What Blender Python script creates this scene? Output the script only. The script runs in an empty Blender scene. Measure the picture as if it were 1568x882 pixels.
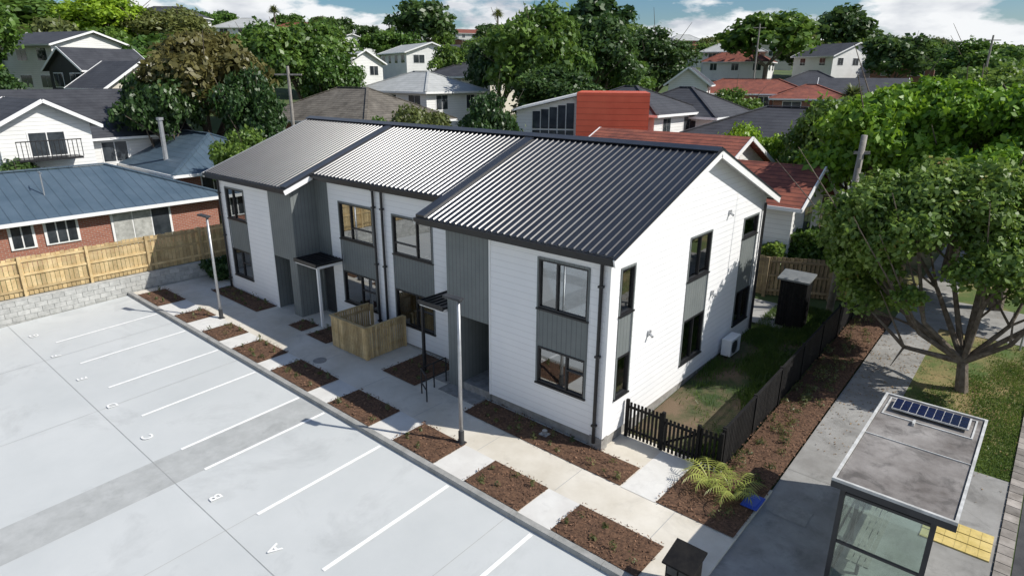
import bpy, math, random
import numpy as np
from mathutils import Vector, Matrix
random.seed(7); rng=np.random.default_rng(11)
S=bpy.context.scene
S.view_settings.view_transform='Standard'; S.view_settings.look='None'; S.view_settings.exposure=0
rad=math.radians
CX,CY,CZ=7.43,-12.22,9.14      # drone position

# ------------------------------------------------------------------ materials
def mat(name,c1,c2=None,scale=4,rough=.8,bump=0,bscale=40,metal=0,spec=.5,detail=6,island=0,contrast=(.35,.65),coord='Object',stain=None):
    m=bpy.data.materials.new(name);m.use_nodes=True;nt=m.node_tree;N=nt.nodes;Lk=nt.links
    b=N['Principled BSDF'];b.inputs['Roughness'].default_value=rough;b.inputs['Metallic'].default_value=metal
    b.inputs['Specular IOR Level'].default_value=spec
    b.inputs['Base Color'].default_value=(*c1,1)
    tc=N.new('ShaderNodeTexCoord')
    if c2 is not None:
        n=N.new('ShaderNodeTexNoise');n.inputs['Scale'].default_value=scale;n.inputs['Detail'].default_value=detail;n.inputs['Roughness'].default_value=.65
        Lk.new(tc.outputs[coord],n.inputs['Vector'])
        r=N.new('ShaderNodeValToRGB');r.color_ramp.elements[0].position=contrast[0];r.color_ramp.elements[1].position=contrast[1]
        r.color_ramp.elements[0].color=(*c1,1);r.color_ramp.elements[1].color=(*c2,1)
        Lk.new(n.outputs['Fac'],r.inputs['Fac']);out=r.outputs['Color']
        if stain:   # (scale, threshold, darkening)
            n2=N.new('ShaderNodeTexNoise');n2.inputs['Scale'].default_value=stain[0];n2.inputs['Detail'].default_value=9;n2.inputs['Roughness'].default_value=.7;n2.inputs['Distortion'].default_value=.6
            Lk.new(tc.outputs[coord],n2.inputs['Vector'])
            h2=N.new('ShaderNodeMapRange');h2.inputs['From Min'].default_value=stain[1];h2.inputs['From Max'].default_value=stain[1]+.14;h2.inputs['To Min'].default_value=1;h2.inputs['To Max'].default_value=stain[2]
            Lk.new(n2.outputs['Fac'],h2.inputs['Value']);m2=N.new('ShaderNodeVectorMath');m2.operation='SCALE';Lk.new(out,m2.inputs[0]);Lk.new(h2.outputs['Result'],m2.inputs['Scale']);out=m2.outputs['Vector']
        if island:
            g=N.new('ShaderNodeNewGeometry');h=N.new('ShaderNodeMapRange');h.inputs['To Min'].default_value=1-island;h.inputs['To Max'].default_value=1+island
            Lk.new(g.outputs['Random Per Island'],h.inputs['Value'])
            mx=N.new('ShaderNodeVectorMath');mx.operation='SCALE';Lk.new(out,mx.inputs[0]);Lk.new(h.outputs['Result'],mx.inputs['Scale']);out=mx.outputs['Vector']
        Lk.new(out,b.inputs['Base Color'])
    if bump:
        n=N.new('ShaderNodeTexNoise');n.inputs['Scale'].default_value=bscale;n.inputs['Detail'].default_value=4
        Lk.new(tc.outputs[coord],n.inputs['Vector'])
        bp=N.new('ShaderNodeBump');bp.inputs['Strength'].default_value=bump;bp.inputs['Distance'].default_value=.03
        Lk.new(n.outputs['Fac'],bp.inputs['Height']);Lk.new(bp.outputs['Normal'],b.inputs['Normal'])
    return m
def groove(m,axis,pitch,depth=.02,strength=.8,line=.75,width=.1,profile='SAW'):
    """board joints: a lap profile in bump plus a slightly darker line, groove shade painted in"""
    nt=m.node_tree;N=nt.nodes;Lk=nt.links;b=N['Principled BSDF']
    tc=N.new('ShaderNodeTexCoord');sx=N.new('ShaderNodeSeparateXYZ');Lk.new(tc.outputs['Object'],sx.inputs[0])
    if axis=='XY':
        a=N.new('ShaderNodeMath');a.operation='ADD';Lk.new(sx.outputs['X'],a.inputs[0]);Lk.new(sx.outputs['Y'],a.inputs[1]);src=a.outputs[0]
    else: src=sx.outputs[axis]
    d=N.new('ShaderNodeMath');d.operation='DIVIDE';d.inputs[1].default_value=pitch;Lk.new(src,d.inputs[0])
    f=N.new('ShaderNodeMath');f.operation='FRACT';Lk.new(d.outputs[0],f.inputs[0])
    lt=N.new('ShaderNodeMath');lt.operation='LESS_THAN';lt.inputs[1].default_value=width;Lk.new(f.outputs[0],lt.inputs[0])
    h=N.new('ShaderNodeMath');h.operation='SUBTRACT';h.inputs[0].default_value=1
    Lk.new((f if profile=='SAW' else lt).outputs[0],h.inputs[1])
    bp=N.new('ShaderNodeBump');bp.inputs['Strength'].default_value=strength;bp.inputs['Distance'].default_value=depth
    Lk.new(h.outputs[0],bp.inputs['Height'])
    old=[l for l in nt.links if l.to_socket==b.inputs['Normal']]
    if old: Lk.new(old[0].from_socket,bp.inputs['Normal'])
    Lk.new(bp.outputs['Normal'],b.inputs['Normal'])
    mr=N.new('ShaderNodeMapRange');mr.inputs['To Min'].default_value=1;mr.inputs['To Max'].default_value=line;Lk.new(lt.outputs[0],mr.inputs['Value'])  # groove shade painted into the base colour along each joint
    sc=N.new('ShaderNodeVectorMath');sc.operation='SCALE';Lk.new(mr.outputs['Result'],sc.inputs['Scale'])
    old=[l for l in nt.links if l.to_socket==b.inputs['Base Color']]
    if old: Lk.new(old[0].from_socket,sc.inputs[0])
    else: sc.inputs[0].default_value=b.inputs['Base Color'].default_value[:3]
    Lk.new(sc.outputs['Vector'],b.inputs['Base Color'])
    return m
def brickmat(name,c1,c2,mortar,w=.24,h=.086):
    m=bpy.data.materials.new(name);m.use_nodes=True;N=m.node_tree.nodes;Lk=m.node_tree.links;b=N['Principled BSDF'];b.inputs['Roughness'].default_value=.85
    tc=N.new('ShaderNodeTexCoord');s=N.new('ShaderNodeSeparateXYZ');Lk.new(tc.outputs['Object'],s.inputs[0])
    a=N.new('ShaderNodeMath');Lk.new(s.outputs['X'],a.inputs[0]);Lk.new(s.outputs['Y'],a.inputs[1])
    c=N.new('ShaderNodeCombineXYZ');Lk.new(a.outputs[0],c.inputs['X']);Lk.new(s.outputs['Z'],c.inputs['Y'])
    t=N.new('ShaderNodeTexBrick');Lk.new(c.outputs[0],t.inputs['Vector']);t.inputs['Scale'].default_value=1
    t.inputs['Brick Width'].default_value=w;t.inputs['Row Height'].default_value=h;t.inputs['Mortar Size'].default_value=.008
    t.inputs['Color1'].default_value=(*c1,1);t.inputs['Color2'].default_value=(*c2,1);t.inputs['Mortar'].default_value=(*mortar,1)
    Lk.new(t.outputs['Color'],b.inputs['Base Color']);return m
def leafmat(name,c1,c2,c3=None):
    m=bpy.data.materials.new(name);m.use_nodes=True;nt=m.node_tree;N=nt.nodes;Lk=nt.links;N.remove(N['Principled BSDF'])
    g=N.new('ShaderNodeNewGeometry');tc=N.new('ShaderNodeTexCoord');n=N.new('ShaderNodeTexNoise');n.inputs['Scale'].default_value=1.3;n.inputs['Detail'].default_value=3
    Lk.new(tc.outputs['Object'],n.inputs['Vector'])
    a=N.new('ShaderNodeMath');a.operation='MULTIPLY_ADD';a.inputs[1].default_value=.45;Lk.new(g.outputs['Random Per Island'],a.inputs[0])
    b=N.new('ShaderNodeMath');b.operation='MULTIPLY_ADD';b.inputs[1].default_value=1.5;b.inputs[2].default_value=-.45;Lk.new(n.outputs['Fac'],b.inputs[0]);Lk.new(b.outputs[0],a.inputs[2])
    r=N.new('ShaderNodeValToRGB');r.color_ramp.elements[0].position=.1;r.color_ramp.elements[1].position=.9
    r.color_ramp.elements[0].color=(*c1,1);r.color_ramp.elements[1].color=(*c2,1)
    if c3: e=r.color_ramp.elements.new(.97);e.color=(*c3,1)
    Lk.new(a.outputs[0],r.inputs['Fac'])
    oi=N.new('ShaderNodeObjectInfo');hv=N.new('ShaderNodeHueSaturation');hm=N.new('ShaderNodeMapRange');hm.inputs['To Min'].default_value=.485;hm.inputs['To Max'].default_value=.515;Lk.new(oi.outputs['Random'],hm.inputs[0]);Lk.new(hm.outputs[0],hv.inputs['Hue'])
    vm=N.new('ShaderNodeMath');vm.operation='MULTIPLY_ADD';vm.inputs[1].default_value=-.4;vm.inputs[2].default_value=1.2;Lk.new(oi.outputs['Random'],vm.inputs[0]);Lk.new(vm.outputs[0],hv.inputs['Value']);Lk.new(r.outputs['Color'],hv.inputs['Color'])
    d=N.new('ShaderNodeBsdfDiffuse');t=N.new('ShaderNodeBsdfTranslucent');gl=N.new('ShaderNodeBsdfGlossy');gl.inputs['Roughness'].default_value=.45;gl.inputs['Color'].default_value=(1,1,1,1)
    Lk.new(hv.outputs['Color'],d.inputs['Color'])
    hs=N.new('ShaderNodeHueSaturation');hs.inputs['Value'].default_value=1.5;hs.inputs['Hue'].default_value=.485;Lk.new(hv.outputs['Color'],hs.inputs['Color']);Lk.new(hs.outputs[0],t.inputs['Color'])
    m1=N.new('ShaderNodeMixShader');m1.inputs[0].default_value=.33;Lk.new(d.outputs[0],m1.inputs[1]);Lk.new(t.outputs[0],m1.inputs[2])
    m2=N.new('ShaderNodeMixShader');m2.inputs[0].default_value=.03;Lk.new(m1.outputs[0],m2.inputs[1]);Lk.new(gl.outputs[0],m2.inputs[2])
    Lk.new(m2.outputs[0],N['Material Output'].inputs[0]);return m
def glassmat(name,tint=(.55,.6,.62),refl=.22,clear=.6):
    m=bpy.data.materials.new(name);m.use_nodes=True;nt=m.node_tree;N=nt.nodes;Lk=nt.links;N.remove(N['Principled BSDF'])
    t=N.new('ShaderNodeBsdfTransparent');t.inputs[0].default_value=(*[clear*c/.6 for c in tint],1)
    g=N.new('ShaderNodeBsdfGlossy');g.inputs['Roughness'].default_value=.02;g.inputs[0].default_value=(.9,.93,.95,1)
    lw=N.new('ShaderNodeLayerWeight');lw.inputs[0].default_value=.35
    mr=N.new('ShaderNodeMapRange');mr.inputs['To Min'].default_value=refl;mr.inputs['To Max'].default_value=1;Lk.new(lw.outputs['Fresnel'],mr.inputs[0])
    mx=N.new('ShaderNodeMixShader');Lk.new(mr.outputs[0],mx.inputs[0]);Lk.new(t.outputs[0],mx.inputs[1]);Lk.new(g.outputs[0],mx.inputs[2])
    Lk.new(mx.outputs[0],N['Material Output'].inputs[0]);return m

M={}
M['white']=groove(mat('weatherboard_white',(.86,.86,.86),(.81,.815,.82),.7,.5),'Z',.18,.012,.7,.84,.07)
M['grey']=groove(mat('grey_cladding',(.15,.168,.168),(.18,.198,.195),1.5,.6),'XY',.15,.01,.6,.65,.12,'G')
M['wtrim']=mat('white_trim',(.84,.84,.83),(.79,.79,.78),3,.5)
M['black']=mat('black_trim',(.012,.012,.014),(.02,.02,.022),6,.4)
M['fencebk']=mat('black_fence_stain',(.007,.007,.008),(.017,.016,.015),6,.75,spec=.2,island=.3)
M['roof']=mat('dark_metal_roof',(.02,.022,.028),(.03,.033,.04),1.2,.30,0,spec=.6)
M['found']=mat('foundation_concrete',(.22,.21,.195),(.34,.33,.31),5,.9,.2)
M['glass']=glassmat('window_glass',(.42,.5,.55),.3)
M['glassd']=mat('house_window_glass',(.02,.025,.03),(.06,.07,.08),1.2,.06,spec=.8)
M['inside']=mat('interior_plaster',(.55,.56,.57),(.5,.51,.52),2,.9)
M['insidef']=mat('interior_floor',(.26,.26,.27),(.22,.22,.23),2,.7)
M['lot']=mat('carpark_concrete',(.485,.505,.50),(.585,.60,.59),.22,.75,.08,60,detail=9,contrast=(.3,.7),stain=(.45,.54,.86))
M['lotd']=mat('drain_strip_concrete',(.37,.38,.37),(.45,.46,.45),2.2,.8,.1,60,detail=8,stain=(1.2,.53,.84))
M['path']=mat('path_concrete',(.54,.495,.41),(.69,.65,.57),.6,.8,.1,80,detail=8,stain=(.9,.55,.84))
M['pathl']=mat('crossing_concrete',(.60,.585,.55),(.69,.68,.645),1.5,.8,.1,80,stain=(1.5,.56,.86))
M['fpath']=mat('street_footpath_concrete',(.22,.213,.20),(.34,.335,.32),.9,.85,.15,60,detail=9,stain=(1.3,.53,.70))
M['kerb']=mat('kerb_concrete',(.25,.25,.235),(.37,.365,.345),3,.85,.2)
M['joint']=mat('joint_dark',(.34,.345,.34),(.40,.40,.39),4,.9)
M['paint']=mat('line_paint',(.92,.92,.90),(.80,.80,.78),6,.6,stain=(9,.58,.84))
M['mulch']=mat('bark_mulch_mat',(.05,.025,.014),(.17,.092,.052),14,.95,.6,50,detail=8)
M['chip']=mat('bark_chips',(.07,.034,.02),(.24,.135,.08),9,.9,island=.5)
M['litter']=mat('dry_leaf',(.14,.075,.03),(.30,.20,.09),9,.8,island=.5)
M['soil']=mat('lawn_soil',(.03,.055,.013),(.15,.105,.065),.45,.95,.4,30,detail=9,contrast=(.42,.56))
M['grass']=mat('grass_ground',(.075,.12,.025),(.26,.20,.09),.5,.95,.5,30,detail=9,contrast=(.42,.6))
M['hill']=mat('hill_ground',(.04,.075,.02),(.09,.12,.035),.08,.95,.3,8,detail=9)
M['asphalt']=mat('asphalt',(.045,.046,.05),(.075,.075,.078),3,.9,.3,90,detail=9)
M['timber']=mat('fence_timber',(.40,.285,.135),(.57,.44,.24),3,.8,island=.28,stain=(6,.52,.74))
M['timber2']=mat('fence_timber_weathered',(.20,.15,.09),(.32,.25,.15),3,.85,island=.25)
M['block']=mat('retaining_block',(.34,.345,.33),(.48,.48,.46),5,.9,.3,50,island=.12)
M['pole']=mat('weathered_pole',(.22,.20,.18),(.32,.30,.27),6,.9,.3,30)
M['steel']=mat('galvanised_steel',(.40,.41,.42),(.5,.51,.52),5,.4,metal=.6)
M['bark']=mat('tree_bark',(.09,.07,.05),(.20,.165,.13),6,.95,.6,18)
M['shelter']=mat('shelter_roof_membrane',(.12,.105,.095),(.34,.32,.30),1.1,.85,.2,40,detail=10,contrast=(.32,.72),stain=(2.5,.5,.6))
M['shelterf']=mat('shelter_fascia',(.62,.62,.6),(.40,.40,.38),5,.6)
M['dark']=mat('charcoal_paint',(.03,.032,.035),(.045,.047,.05),4,.5)
M['solar']=mat('solar_cell',(.01,.015,.05),(.015,.022,.065),3,.15,spec=.8)
M['yellow']=mat('tactile_yellow',(.55,.42,.13),(.7,.55,.22),3,.8,stain=(5,.5,.8))
M['blue']=mat('blue_plastic',(.02,.07,.45),(.03,.09,.5),3,.4)
M['cover']=mat('service_cover_mat',(.23,.225,.21),(.31,.30,.28),7,.85)
M['bench']=mat('bench_grey_timber',(.20,.19,.17),(.30,.28,.25),7,.85)
M['brick']=brickmat('red_brick',(.28,.09,.055),(.36,.13,.08),(.35,.31,.27))
M['roofblue']=groove(mat('blue_grey_metal_roof',(.06,.095,.13),(.085,.125,.165),.8,.5),'Y',.45,.03,.7,.7,.08,'G')
M['roofdark']=groove(mat('charcoal_roof',(.035,.036,.042),(.06,.062,.07),1,.7),'Z',.16,.03,.8,.6,.15)
M['roofbrown']=groove(mat('brown_tile_roof',(.09,.078,.062),(.19,.17,.14),1.2,.85,stain=(.6,.5,.7)),'Z',.14,.03,.8,.6,.2)
M['roofgrey']=groove(mat('pale_grey_roof',(.36,.37,.36),(.46,.47,.46),1.2,.7),'Z',.16,.02,.6,.8,.12)
M['roofred']=groove(mat('red_tile_roof',(.16,.045,.03),(.30,.09,.052),1.5,.8,stain=(.8,.52,.7)),'Z',.13,.03,.9,.5,.22)
M['redbox']=groove(mat('red_cladding',(.52,.085,.04),(.58,.11,.055),1,.6),'Z',.35,.02,.7,.6,.08)
M['wallw']=groove(mat('white_house_wall',(.78,.78,.76),(.70,.70,.68),.7,.7),'Z',.2,.012,.7,.8,.1)
M['wallc']=mat('cream_house_wall',(.62,.58,.5),(.55,.51,.44),.7,.8)
M['walld']=groove(mat('black_stained_wall',(.035,.035,.037),(.05,.05,.05),1,.8),'XY',.2,.01,.6,.6,.1,'G')
M['curtain']=mat('window_curtain',(.5,.5,.47),(.3,.3,.28),4,.9)

LF={'bright':leafmat('leaf_bright',(.08,.18,.014),(.26,.42,.035)),
 'mid':leafmat('leaf_mid',(.042,.10,.018),(.14,.24,.038)),
 'dark':leafmat('leaf_dark',(.022,.058,.016),(.075,.14,.032)),
 'olive':leafmat('leaf_olive',(.065,.095,.028),(.17,.20,.06)),
 'purple':leafmat('leaf_brown_green',(.065,.07,.02),(.16,.15,.045)),
 'street':leafmat('leaf_street_tree',(.055,.12,.018),(.20,.30,.055),(.32,.22,.06)),
 'grass':leafmat('leaf_grass',(.05,.10,.018),(.13,.20,.04)),
 'shrub':leafmat('leaf_shrub',(.05,.09,.03),(.17,.17,.06))}

# ------------------------------------------------------------------ helpers
col=S.collection
def grp(name,loc=(0,0,0)):
    e=bpy.data.objects.new(name,None);col.objects.link(e);e.location=loc;e.empty_display_size=.3;return e
class MB:
    def __init__(s): s.v=[];s.f=[]
    def poly(s,*p):
        n=len(s.v);s.v+= [tuple(q) for q in p];s.f.append(tuple(range(n,n+len(p))));return s
    def box(s,x0,x1,y0,y1,z0,z1):
        n=len(s.v);s.v+=[(x,y,z) for z in(z0,z1) for y in(y0,y1) for x in(x0,x1)]
        s.f+=[tuple(n+i for i in t) for t in((0,2,3,1),(4,5,7,6),(0,1,5,4),(2,6,7,3),(0,4,6,2),(1,3,7,5))];return s
    def beam(s,p0,p1,w,h,up=(0,0,1)):
        a=Vector(p0);b=Vector(p1);d=(b-a).normalized();u=Vector(up);r=d.cross(u)
        if r.length<1e-4:r=d.cross(Vector((1,0,0)))
        r.normalize();u=r.cross(d);n=len(s.v)
        for q in(a,b):
            for i,j in((-1,-1),(1,-1),(1,1),(-1,1)): s.v.append(tuple(q+r*i*w/2+u*j*h/2))
        s.f+=[tuple(n+i for i in t) for t in((3,2,1,0),(4,5,6,7),(0,1,5,4),(1,2,6,5),(2,3,7,6),(3,0,4,7))];return s
    def tube(s,p0,p1,r0,r1=None,k=10,cap=True):
        r1=r0 if r1 is None else r1;a=Vector(p0);b=Vector(p1);d=(b-a).normalized();r=d.cross(Vector((0,0,1)))
        if r.length<1e-3:r=Vector((1,0,0))
        r.normalize();u=r.cross(d);n=len(s.v)
        for q,R in((a,r0),(b,r1)):
            for i in range(k):
                t=2*math.pi*i/k;s.v.append(tuple(q+(r*math.cos(t)+u*math.sin(t))*R))
        for i in range(k):s.f.append((n+i,n+k+i,n+k+(i+1)%k,n+(i+1)%k))
        if cap:s.f.append(tuple(n+i for i in range(k)));s.f.append(tuple(n+2*k-1-i for i in range(k)))
        return s
    def obj(s,name,m,parent=None,smooth=False,bevel=0):
        me=bpy.data.meshes.new(name);me.from_pydata(s.v,[],s.f);me.materials.append(m)
        if smooth:
            me.polygons.foreach_set('use_smooth',[True]*len(me.polygons))
        o=bpy.data.objects.new(name,me);col.objects.link(o)
        if parent:
            o.parent=parent;o.matrix_parent_inverse=Matrix.Translation(-parent.location)
        if bevel:
            b=o.modifiers.new('b','BEVEL');b.width=bevel;b.segments=2;b.limit_method='ANGLE'
        return o
def g(x,y):
    z=.02+.013*min(max(-x,0),21.6)
    if x<-21.6: z=1.0
    elif y<-3.4: z+=.034*max(y+3.4,-14)
    if y>1: z+=.055*min(y-1,25)
    d=math.hypot(x-CX,y-CY)
    if d>48:
        a=math.degrees(math.atan2(y-CY,x-CX))
        s=np.interp(a,[0,60,95,130,165,180],[.0,.03,.05,.078,.115,.10]) if a>0 else 0
        z+=s*(min(d,300)-48)+ (1.2*math.sin(x*.03)*math.cos(y*.027) if d>80 else 0)
    return float(z)
def lines(a,b,st,extra):
    n=max(1,int(math.ceil((b-a)/st)));L=[a+(b-a)*i/n for i in range(n+1)]+[e for e in extra if a<e<b]
    return sorted(set(round(v,4) for v in L))
def sheet(name,x0,x1,y0,y1,off,m,step=3,skirt=0,parent=None,noise=0):
    X=lines(x0,x1,step,[-21.6,0]);Y=lines(y0,y1,step,[-17.4,-3.4,1,26]);b=MB()
    nx=len(X)
    for j,y in enumerate(Y):
        for i,x in enumerate(X):
            z=g(x,y)+off
            if noise and 0<i<nx-1 and 0<j<len(Y)-1: z+=random.uniform(0,noise)
            b.v.append((x,y,z))
    for j in range(len(Y)-1):
        for i in range(nx-1): n=j*nx+i;b.f.append((n,n+1,n+nx+1,n+nx))
    if skirt:
        def edge(pts):
            for p,q in zip(pts,pts[1:]): b.poly(p,(p[0],p[1],p[2]-skirt),(q[0],q[1],q[2]-skirt),q)
        V=b.v[:nx*len(Y)]
        edge(V[:nx]);edge(V[-nx:][::-1]);edge([V[j*nx] for j in range(len(Y))][::-1]);edge([V[j*nx+nx-1] for j in range(len(Y))])
    return b.obj(name,m,parent,smooth=bool(noise))

# ------------------------------------------------------------------ terrain
def terrain():
    def ax(br,ext):
        a=[-ext,-900,-600,-450,-350,-300,-260,-220,-190,-165,-140,-120,-105,-95,-85,-76,-68,-60,-54,-48,-42,-36,-30,-26]
        a+=[v for v in range(-22,31,4)]+[36,42,50,60,75,90,110,130,160,190,230,280,350,450,600,900,ext]+br
        return sorted(set(a))
    X=ax([-21.601,-21.599,0],2500);Y=ax([-17.4,-3.4,1,26],2500);b=MB();nx=len(X)
    for y in Y:
        for x in X: b.v.append((x,y,g(x,y)-.03))
    for j in range(len(Y)-1):
        for i in range(nx-1): n=j*nx+i;b.f.append((n,n+1,n+nx+1,n+nx))
    b.obj('ground_terrain',M['hill'],smooth=False)
terrain()

# car park
sheet('car_park_surface',-21.35,3.4,-34,-3.4,0,M['lot'])
sheet('car_park_entrance_road',3.4,8.1,-34,-4.2,0,M['lotd'])
sheet('drain_strip_pavement',-8.25,-6.95,-11.2,-3.45,.004,M['lotd'])
sheet('drain_strip_pavement',-21.3,-3.0,-12.5,-11.3,.004,M['lotd'])
jm=grp('car_park_joints')
for x in(-16.9,-12.0,-4.5,-.2): sheet('joint_x',x,x+.012,-30,-3.45,.008,M['joint'],parent=jm)
for y in(-7.6,-17.3): sheet('joint_y',-21.3,3.3,y,y+.012,.009,M['joint'],parent=jm)
pm=grp('parking_bay_markings')
idx=[-1,0,1,2,3,3.52,4.52,5.52,6.52,7.52]
for i in idx:
    x=.551-2.5*i; sheet('bay_line',x-.05,x+.05,-6.9,-3.5,.012,M['paint'],parent=pm)
for k,(ch,ii) in enumerate(zip('ABCDEFGH',[1.5,2.5,4.02,5.02,6.02,7.02,8.02,.5])):
    t=bpy.data.curves.new('bay_letter','FONT');t.body=ch if k<7 else 'Z';t.size=.38;t.align_x='CENTER';t.offset=.008;t.materials.append(M['paint'])
    o=bpy.data.objects.new('bay_letter_'+ch.lower(),t);col.objects.link(o);x=.551-2.5*ii;y=-7.1
    o.location=(x,y,g(x,y)+.014);o.rotation_euler=(rad(1.95),0,rad(180));o.parent=pm

sheet('footpath',-21.3,3.9,-3.25,1.2,.10,M['path'],skirt=.2)
kb=MB()
X=lines(-21.4,3.4,1.2,[0])
for a,b_ in zip(X,X[1:]):
    za=g(a,-3.3);zb=g(b_,-3.3);n=len(kb.v);g_=.004
    for x,z in((a+g_,za),(b_-g_,zb)):
        kb.v+=[(x,-3.42,z-.1),(x,-3.40,z+.12),(x,-3.26,z+.13),(x,-3.26,z-.1)]
    kb.f+=[tuple(n+i for i in t) for t in((0,4,5,1),(1,5,6,2),(2,6,7,3),(0,1,2,3),(7,6,5,4))]
kb.obj('kerb',M['kerb'])
jp=grp('footpath_joints')
for x in np.arange(-19.5,3.5,2.45): sheet('joint',x,x+.014,-2.08,-.98,.105,M['joint'],parent=jp)
beds=[(.85,2.9),(-1.7,-.05),(-4.3,-2.75),(-7.2,-5.3),(-10.3,-8.2),(-12.8,-11.1),(-15.0,-13.7),(-17.3,-16.2),(-20.8,-18.8)]
bedrect=[(a,b,-3.22,-2.12) for a,b in beds]+[(-3.95,1.15,-.95,-.02),(-7.7,-6.15,-.85,.95),(-12.0,-10.8,-.85,1.0),(-19.2,-15.4,-.9,-.02),(-13.3,-12.4,-.8,-.05)]
yard=[(2.72,3.85,-.95,13.5),(2.08,2.72,-.95,1.0)]
pc=grp('path_crossing_slabs')
for a,b in zip(sorted(x[1] for x in beds)[:-1],sorted(x[0] for x in beds)[1:]):
    sheet('slab',a+.01,b-.01,-3.25,-2.12,.106,M['pathl'],parent=pc)
bg=grp('garden_beds')
for r in bedrect+yard: sheet('mulch_bed',*r,.115,M['mulch'],step=.12 if r not in yard else .2,parent=bg,noise=.05)
def quads_mesh(name,V,mats,mi=None,parent=None):
    V=np.asarray(V,dtype=np.float32).reshape(-1,3);n=len(V)//4
    me=bpy.data.meshes.new(name);me.vertices.add(len(V));me.vertices.foreach_set('co',V.ravel())
    me.loops.add(4*n);me.loops.foreach_set('vertex_index',np.arange(4*n,dtype=np.int32))
    me.polygons.add(n);me.polygons.foreach_set('loop_start',np.arange(0,4*n,4,dtype=np.int32))
    for m in mats: me.materials.append(m)
    if mi is not None: me.polygons.foreach_set('material_index',mi.astype(np.int32))
    me.update(calc_edges=True);return me
def scatter_leaf(P,N_,size,asp=.55,rs=None):
    n=len(P);R=rng.normal(size=(n,3));T=np.cross(N_,R);T/=np.linalg.norm(T,axis=1)[:,None]+1e-9;B=np.cross(N_,T);B/=np.linalg.norm(B,axis=1)[:,None]+1e-9
    s=(size*rng.uniform(.6,1.35,n))[:,None]
    return np.stack([P-T*s,P+B*s*asp,P+T*s,P-B*s*asp],1).reshape(-1,3)
ch=[]
for r in bedrect+yard:
    A=(r[1]-r[0])*(r[3]-r[2]);n=int(A*190)
    x=rng.uniform(r[0]-.04,r[1]+.04,n);y=rng.uniform(r[2]-.02,r[3]+.06,n);z=np.array([g(a,b) for a,b in zip(x,y)])+.135+rng.uniform(0,.035,n)
    ch.append(scatter_leaf(np.stack([x,y,z],1),np.stack([rng.normal(0,.35,n),rng.normal(0,.35,n),np.ones(n)],1),.035,.4))
me=quads_mesh('bark_chips',np.concatenate(ch),[M['chip']]);o=bpy.data.objects.new('bark_chips',me);col.objects.link(o)
# fallen leaves near the street tree
n=2400;x=rng.normal(5.2,1.6,n);y=rng.normal(8.8,3.0,n)
k=(x>3.9)&(x<8)&(y>3.5);x=x[k];y=y[k];z=np.array([g(a,b)+.065 for a,b in zip(x,y)]);n=len(x)
me=quads_mesh('leaf_litter',scatter_leaf(np.stack([x,y,z],1),np.stack([rng.normal(0,.15,n),rng.normal(0,.15,n),np.ones(n)],1),.028,.5),[M['litter']]);o=bpy.data.objects.new('leaf_litter',me);col.objects.link(o)
pl=[]
def tuft(x,y,z,h,n,sp):
    t=rng.uniform(0,2*np.pi,n);l=rng.uniform(.1,1,n)*sp;P=np.stack([x+np.cos(t)*l,y+np.sin(t)*l,z+rng.uniform(0,1,n)*h],1)
    pl.append(scatter_leaf(P,np.stack([np.cos(t),np.sin(t),rng.uniform(-.3,1,n)],1),.035,.4))
for r in bedrect:
    nx=max(2,int((r[1]-r[0])/.42));ny=max(2,int((r[3]-r[2])/.45))
    for i in range(nx):
        for j in range(ny):
            if random.random()<.2: continue
            x=r[0]+(i+.5)*(r[1]-r[0])/nx+random.uniform(-.1,.1);y=r[2]+(j+.5)*(r[3]-r[2])/ny+random.uniform(-.1,.1)
            tuft(x,y,g(x,y)+.13,random.uniform(.06,.24),int(random.uniform(12,60)),random.uniform(.05,.15))
for k in range(80):
    x=random.uniform(2.8,3.7);y=random.uniform(-.7,12.5);tuft(x,y,g(x,y)+.13,random.uniform(.1,.28),40,.15)
me=quads_mesh('garden_planting',np.concatenate(pl),[LF['shrub']]);o=bpy.data.objects.new('garden_planting',me);col.objects.link(o)

sheet('lawn',.02,2.6,1.25,13.0,.02,M['soil'],step=.6)
sheet('gate_path',1.18,2.06,-.97,1.0,.108,M['pathl'],step=1)
sheet('patio_pavement',-1.2,.9,10.3,12.6,.05,M['fpath'],step=1)
sheet('street_footpath',3.87,8.02,-4.2,4.9,.05,M['fpath'],skirt=.1)
sheet('street_footpath_far',3.87,5.3,4.9,60,.05,M['fpath'],skirt=.1)
sheet('driveway',5.3,8.02,13.6,16.8,.05,M['fpath'])
sheet('grass_berm',5.3,8.02,4.9,13.6,.03,M['grass'],step=1);sheet('grass_berm_far',5.3,8.02,16.8,60,.03,M['grass'])
sheet('neighbour_front_yard',2.7,3.87,13.5,60,.02,M['grass'])
sheet('road',8.32,17,-60,90,-.02,M['asphalt'])
sheet('road_far_side',17,60,-60,90,.02,M['grass'])
kb=MB()
y=-30
while y<60:
    z=g(8,y+.3);z2=g(8,y+.58);n=len(kb.v)
    for yy,zz in((y,z),(y+.28,z2)): kb.v+=[(8.03,yy,zz-.15),(8.03,yy,zz+.07),(8.29,yy,zz+.06),(8.31,yy,zz-.15)]
    kb.f+=[tuple(n+i for i in t) for t in((0,1,5,4),(1,2,6,5),(2,3,7,6),(3,2,1,0),(4,5,6,7))];y+=.3
kb.obj('stone_road_kerb',mat('road_kerb',(.18,.16,.14),(.34,.31,.28),3,.9,island=.35))
jj=grp('street_footpath_joints')
for yy in(-2.6,-.2,2.3): sheet('joint',3.9,8,yy,yy+.015,.055,M['cover'],parent=jj)
for yy in range(7,30,3): sheet('joint',3.9,5.28,yy,yy+.015,.055,M['cover'],parent=jj)
sheet('joint',5.6,5.615,-4.1,4.8,.055,M['cover'],parent=jj)
sheet('service_cover',4.15,4.85,.45,1.05,.058,M['cover'],step=1)
b=MB()
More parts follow.
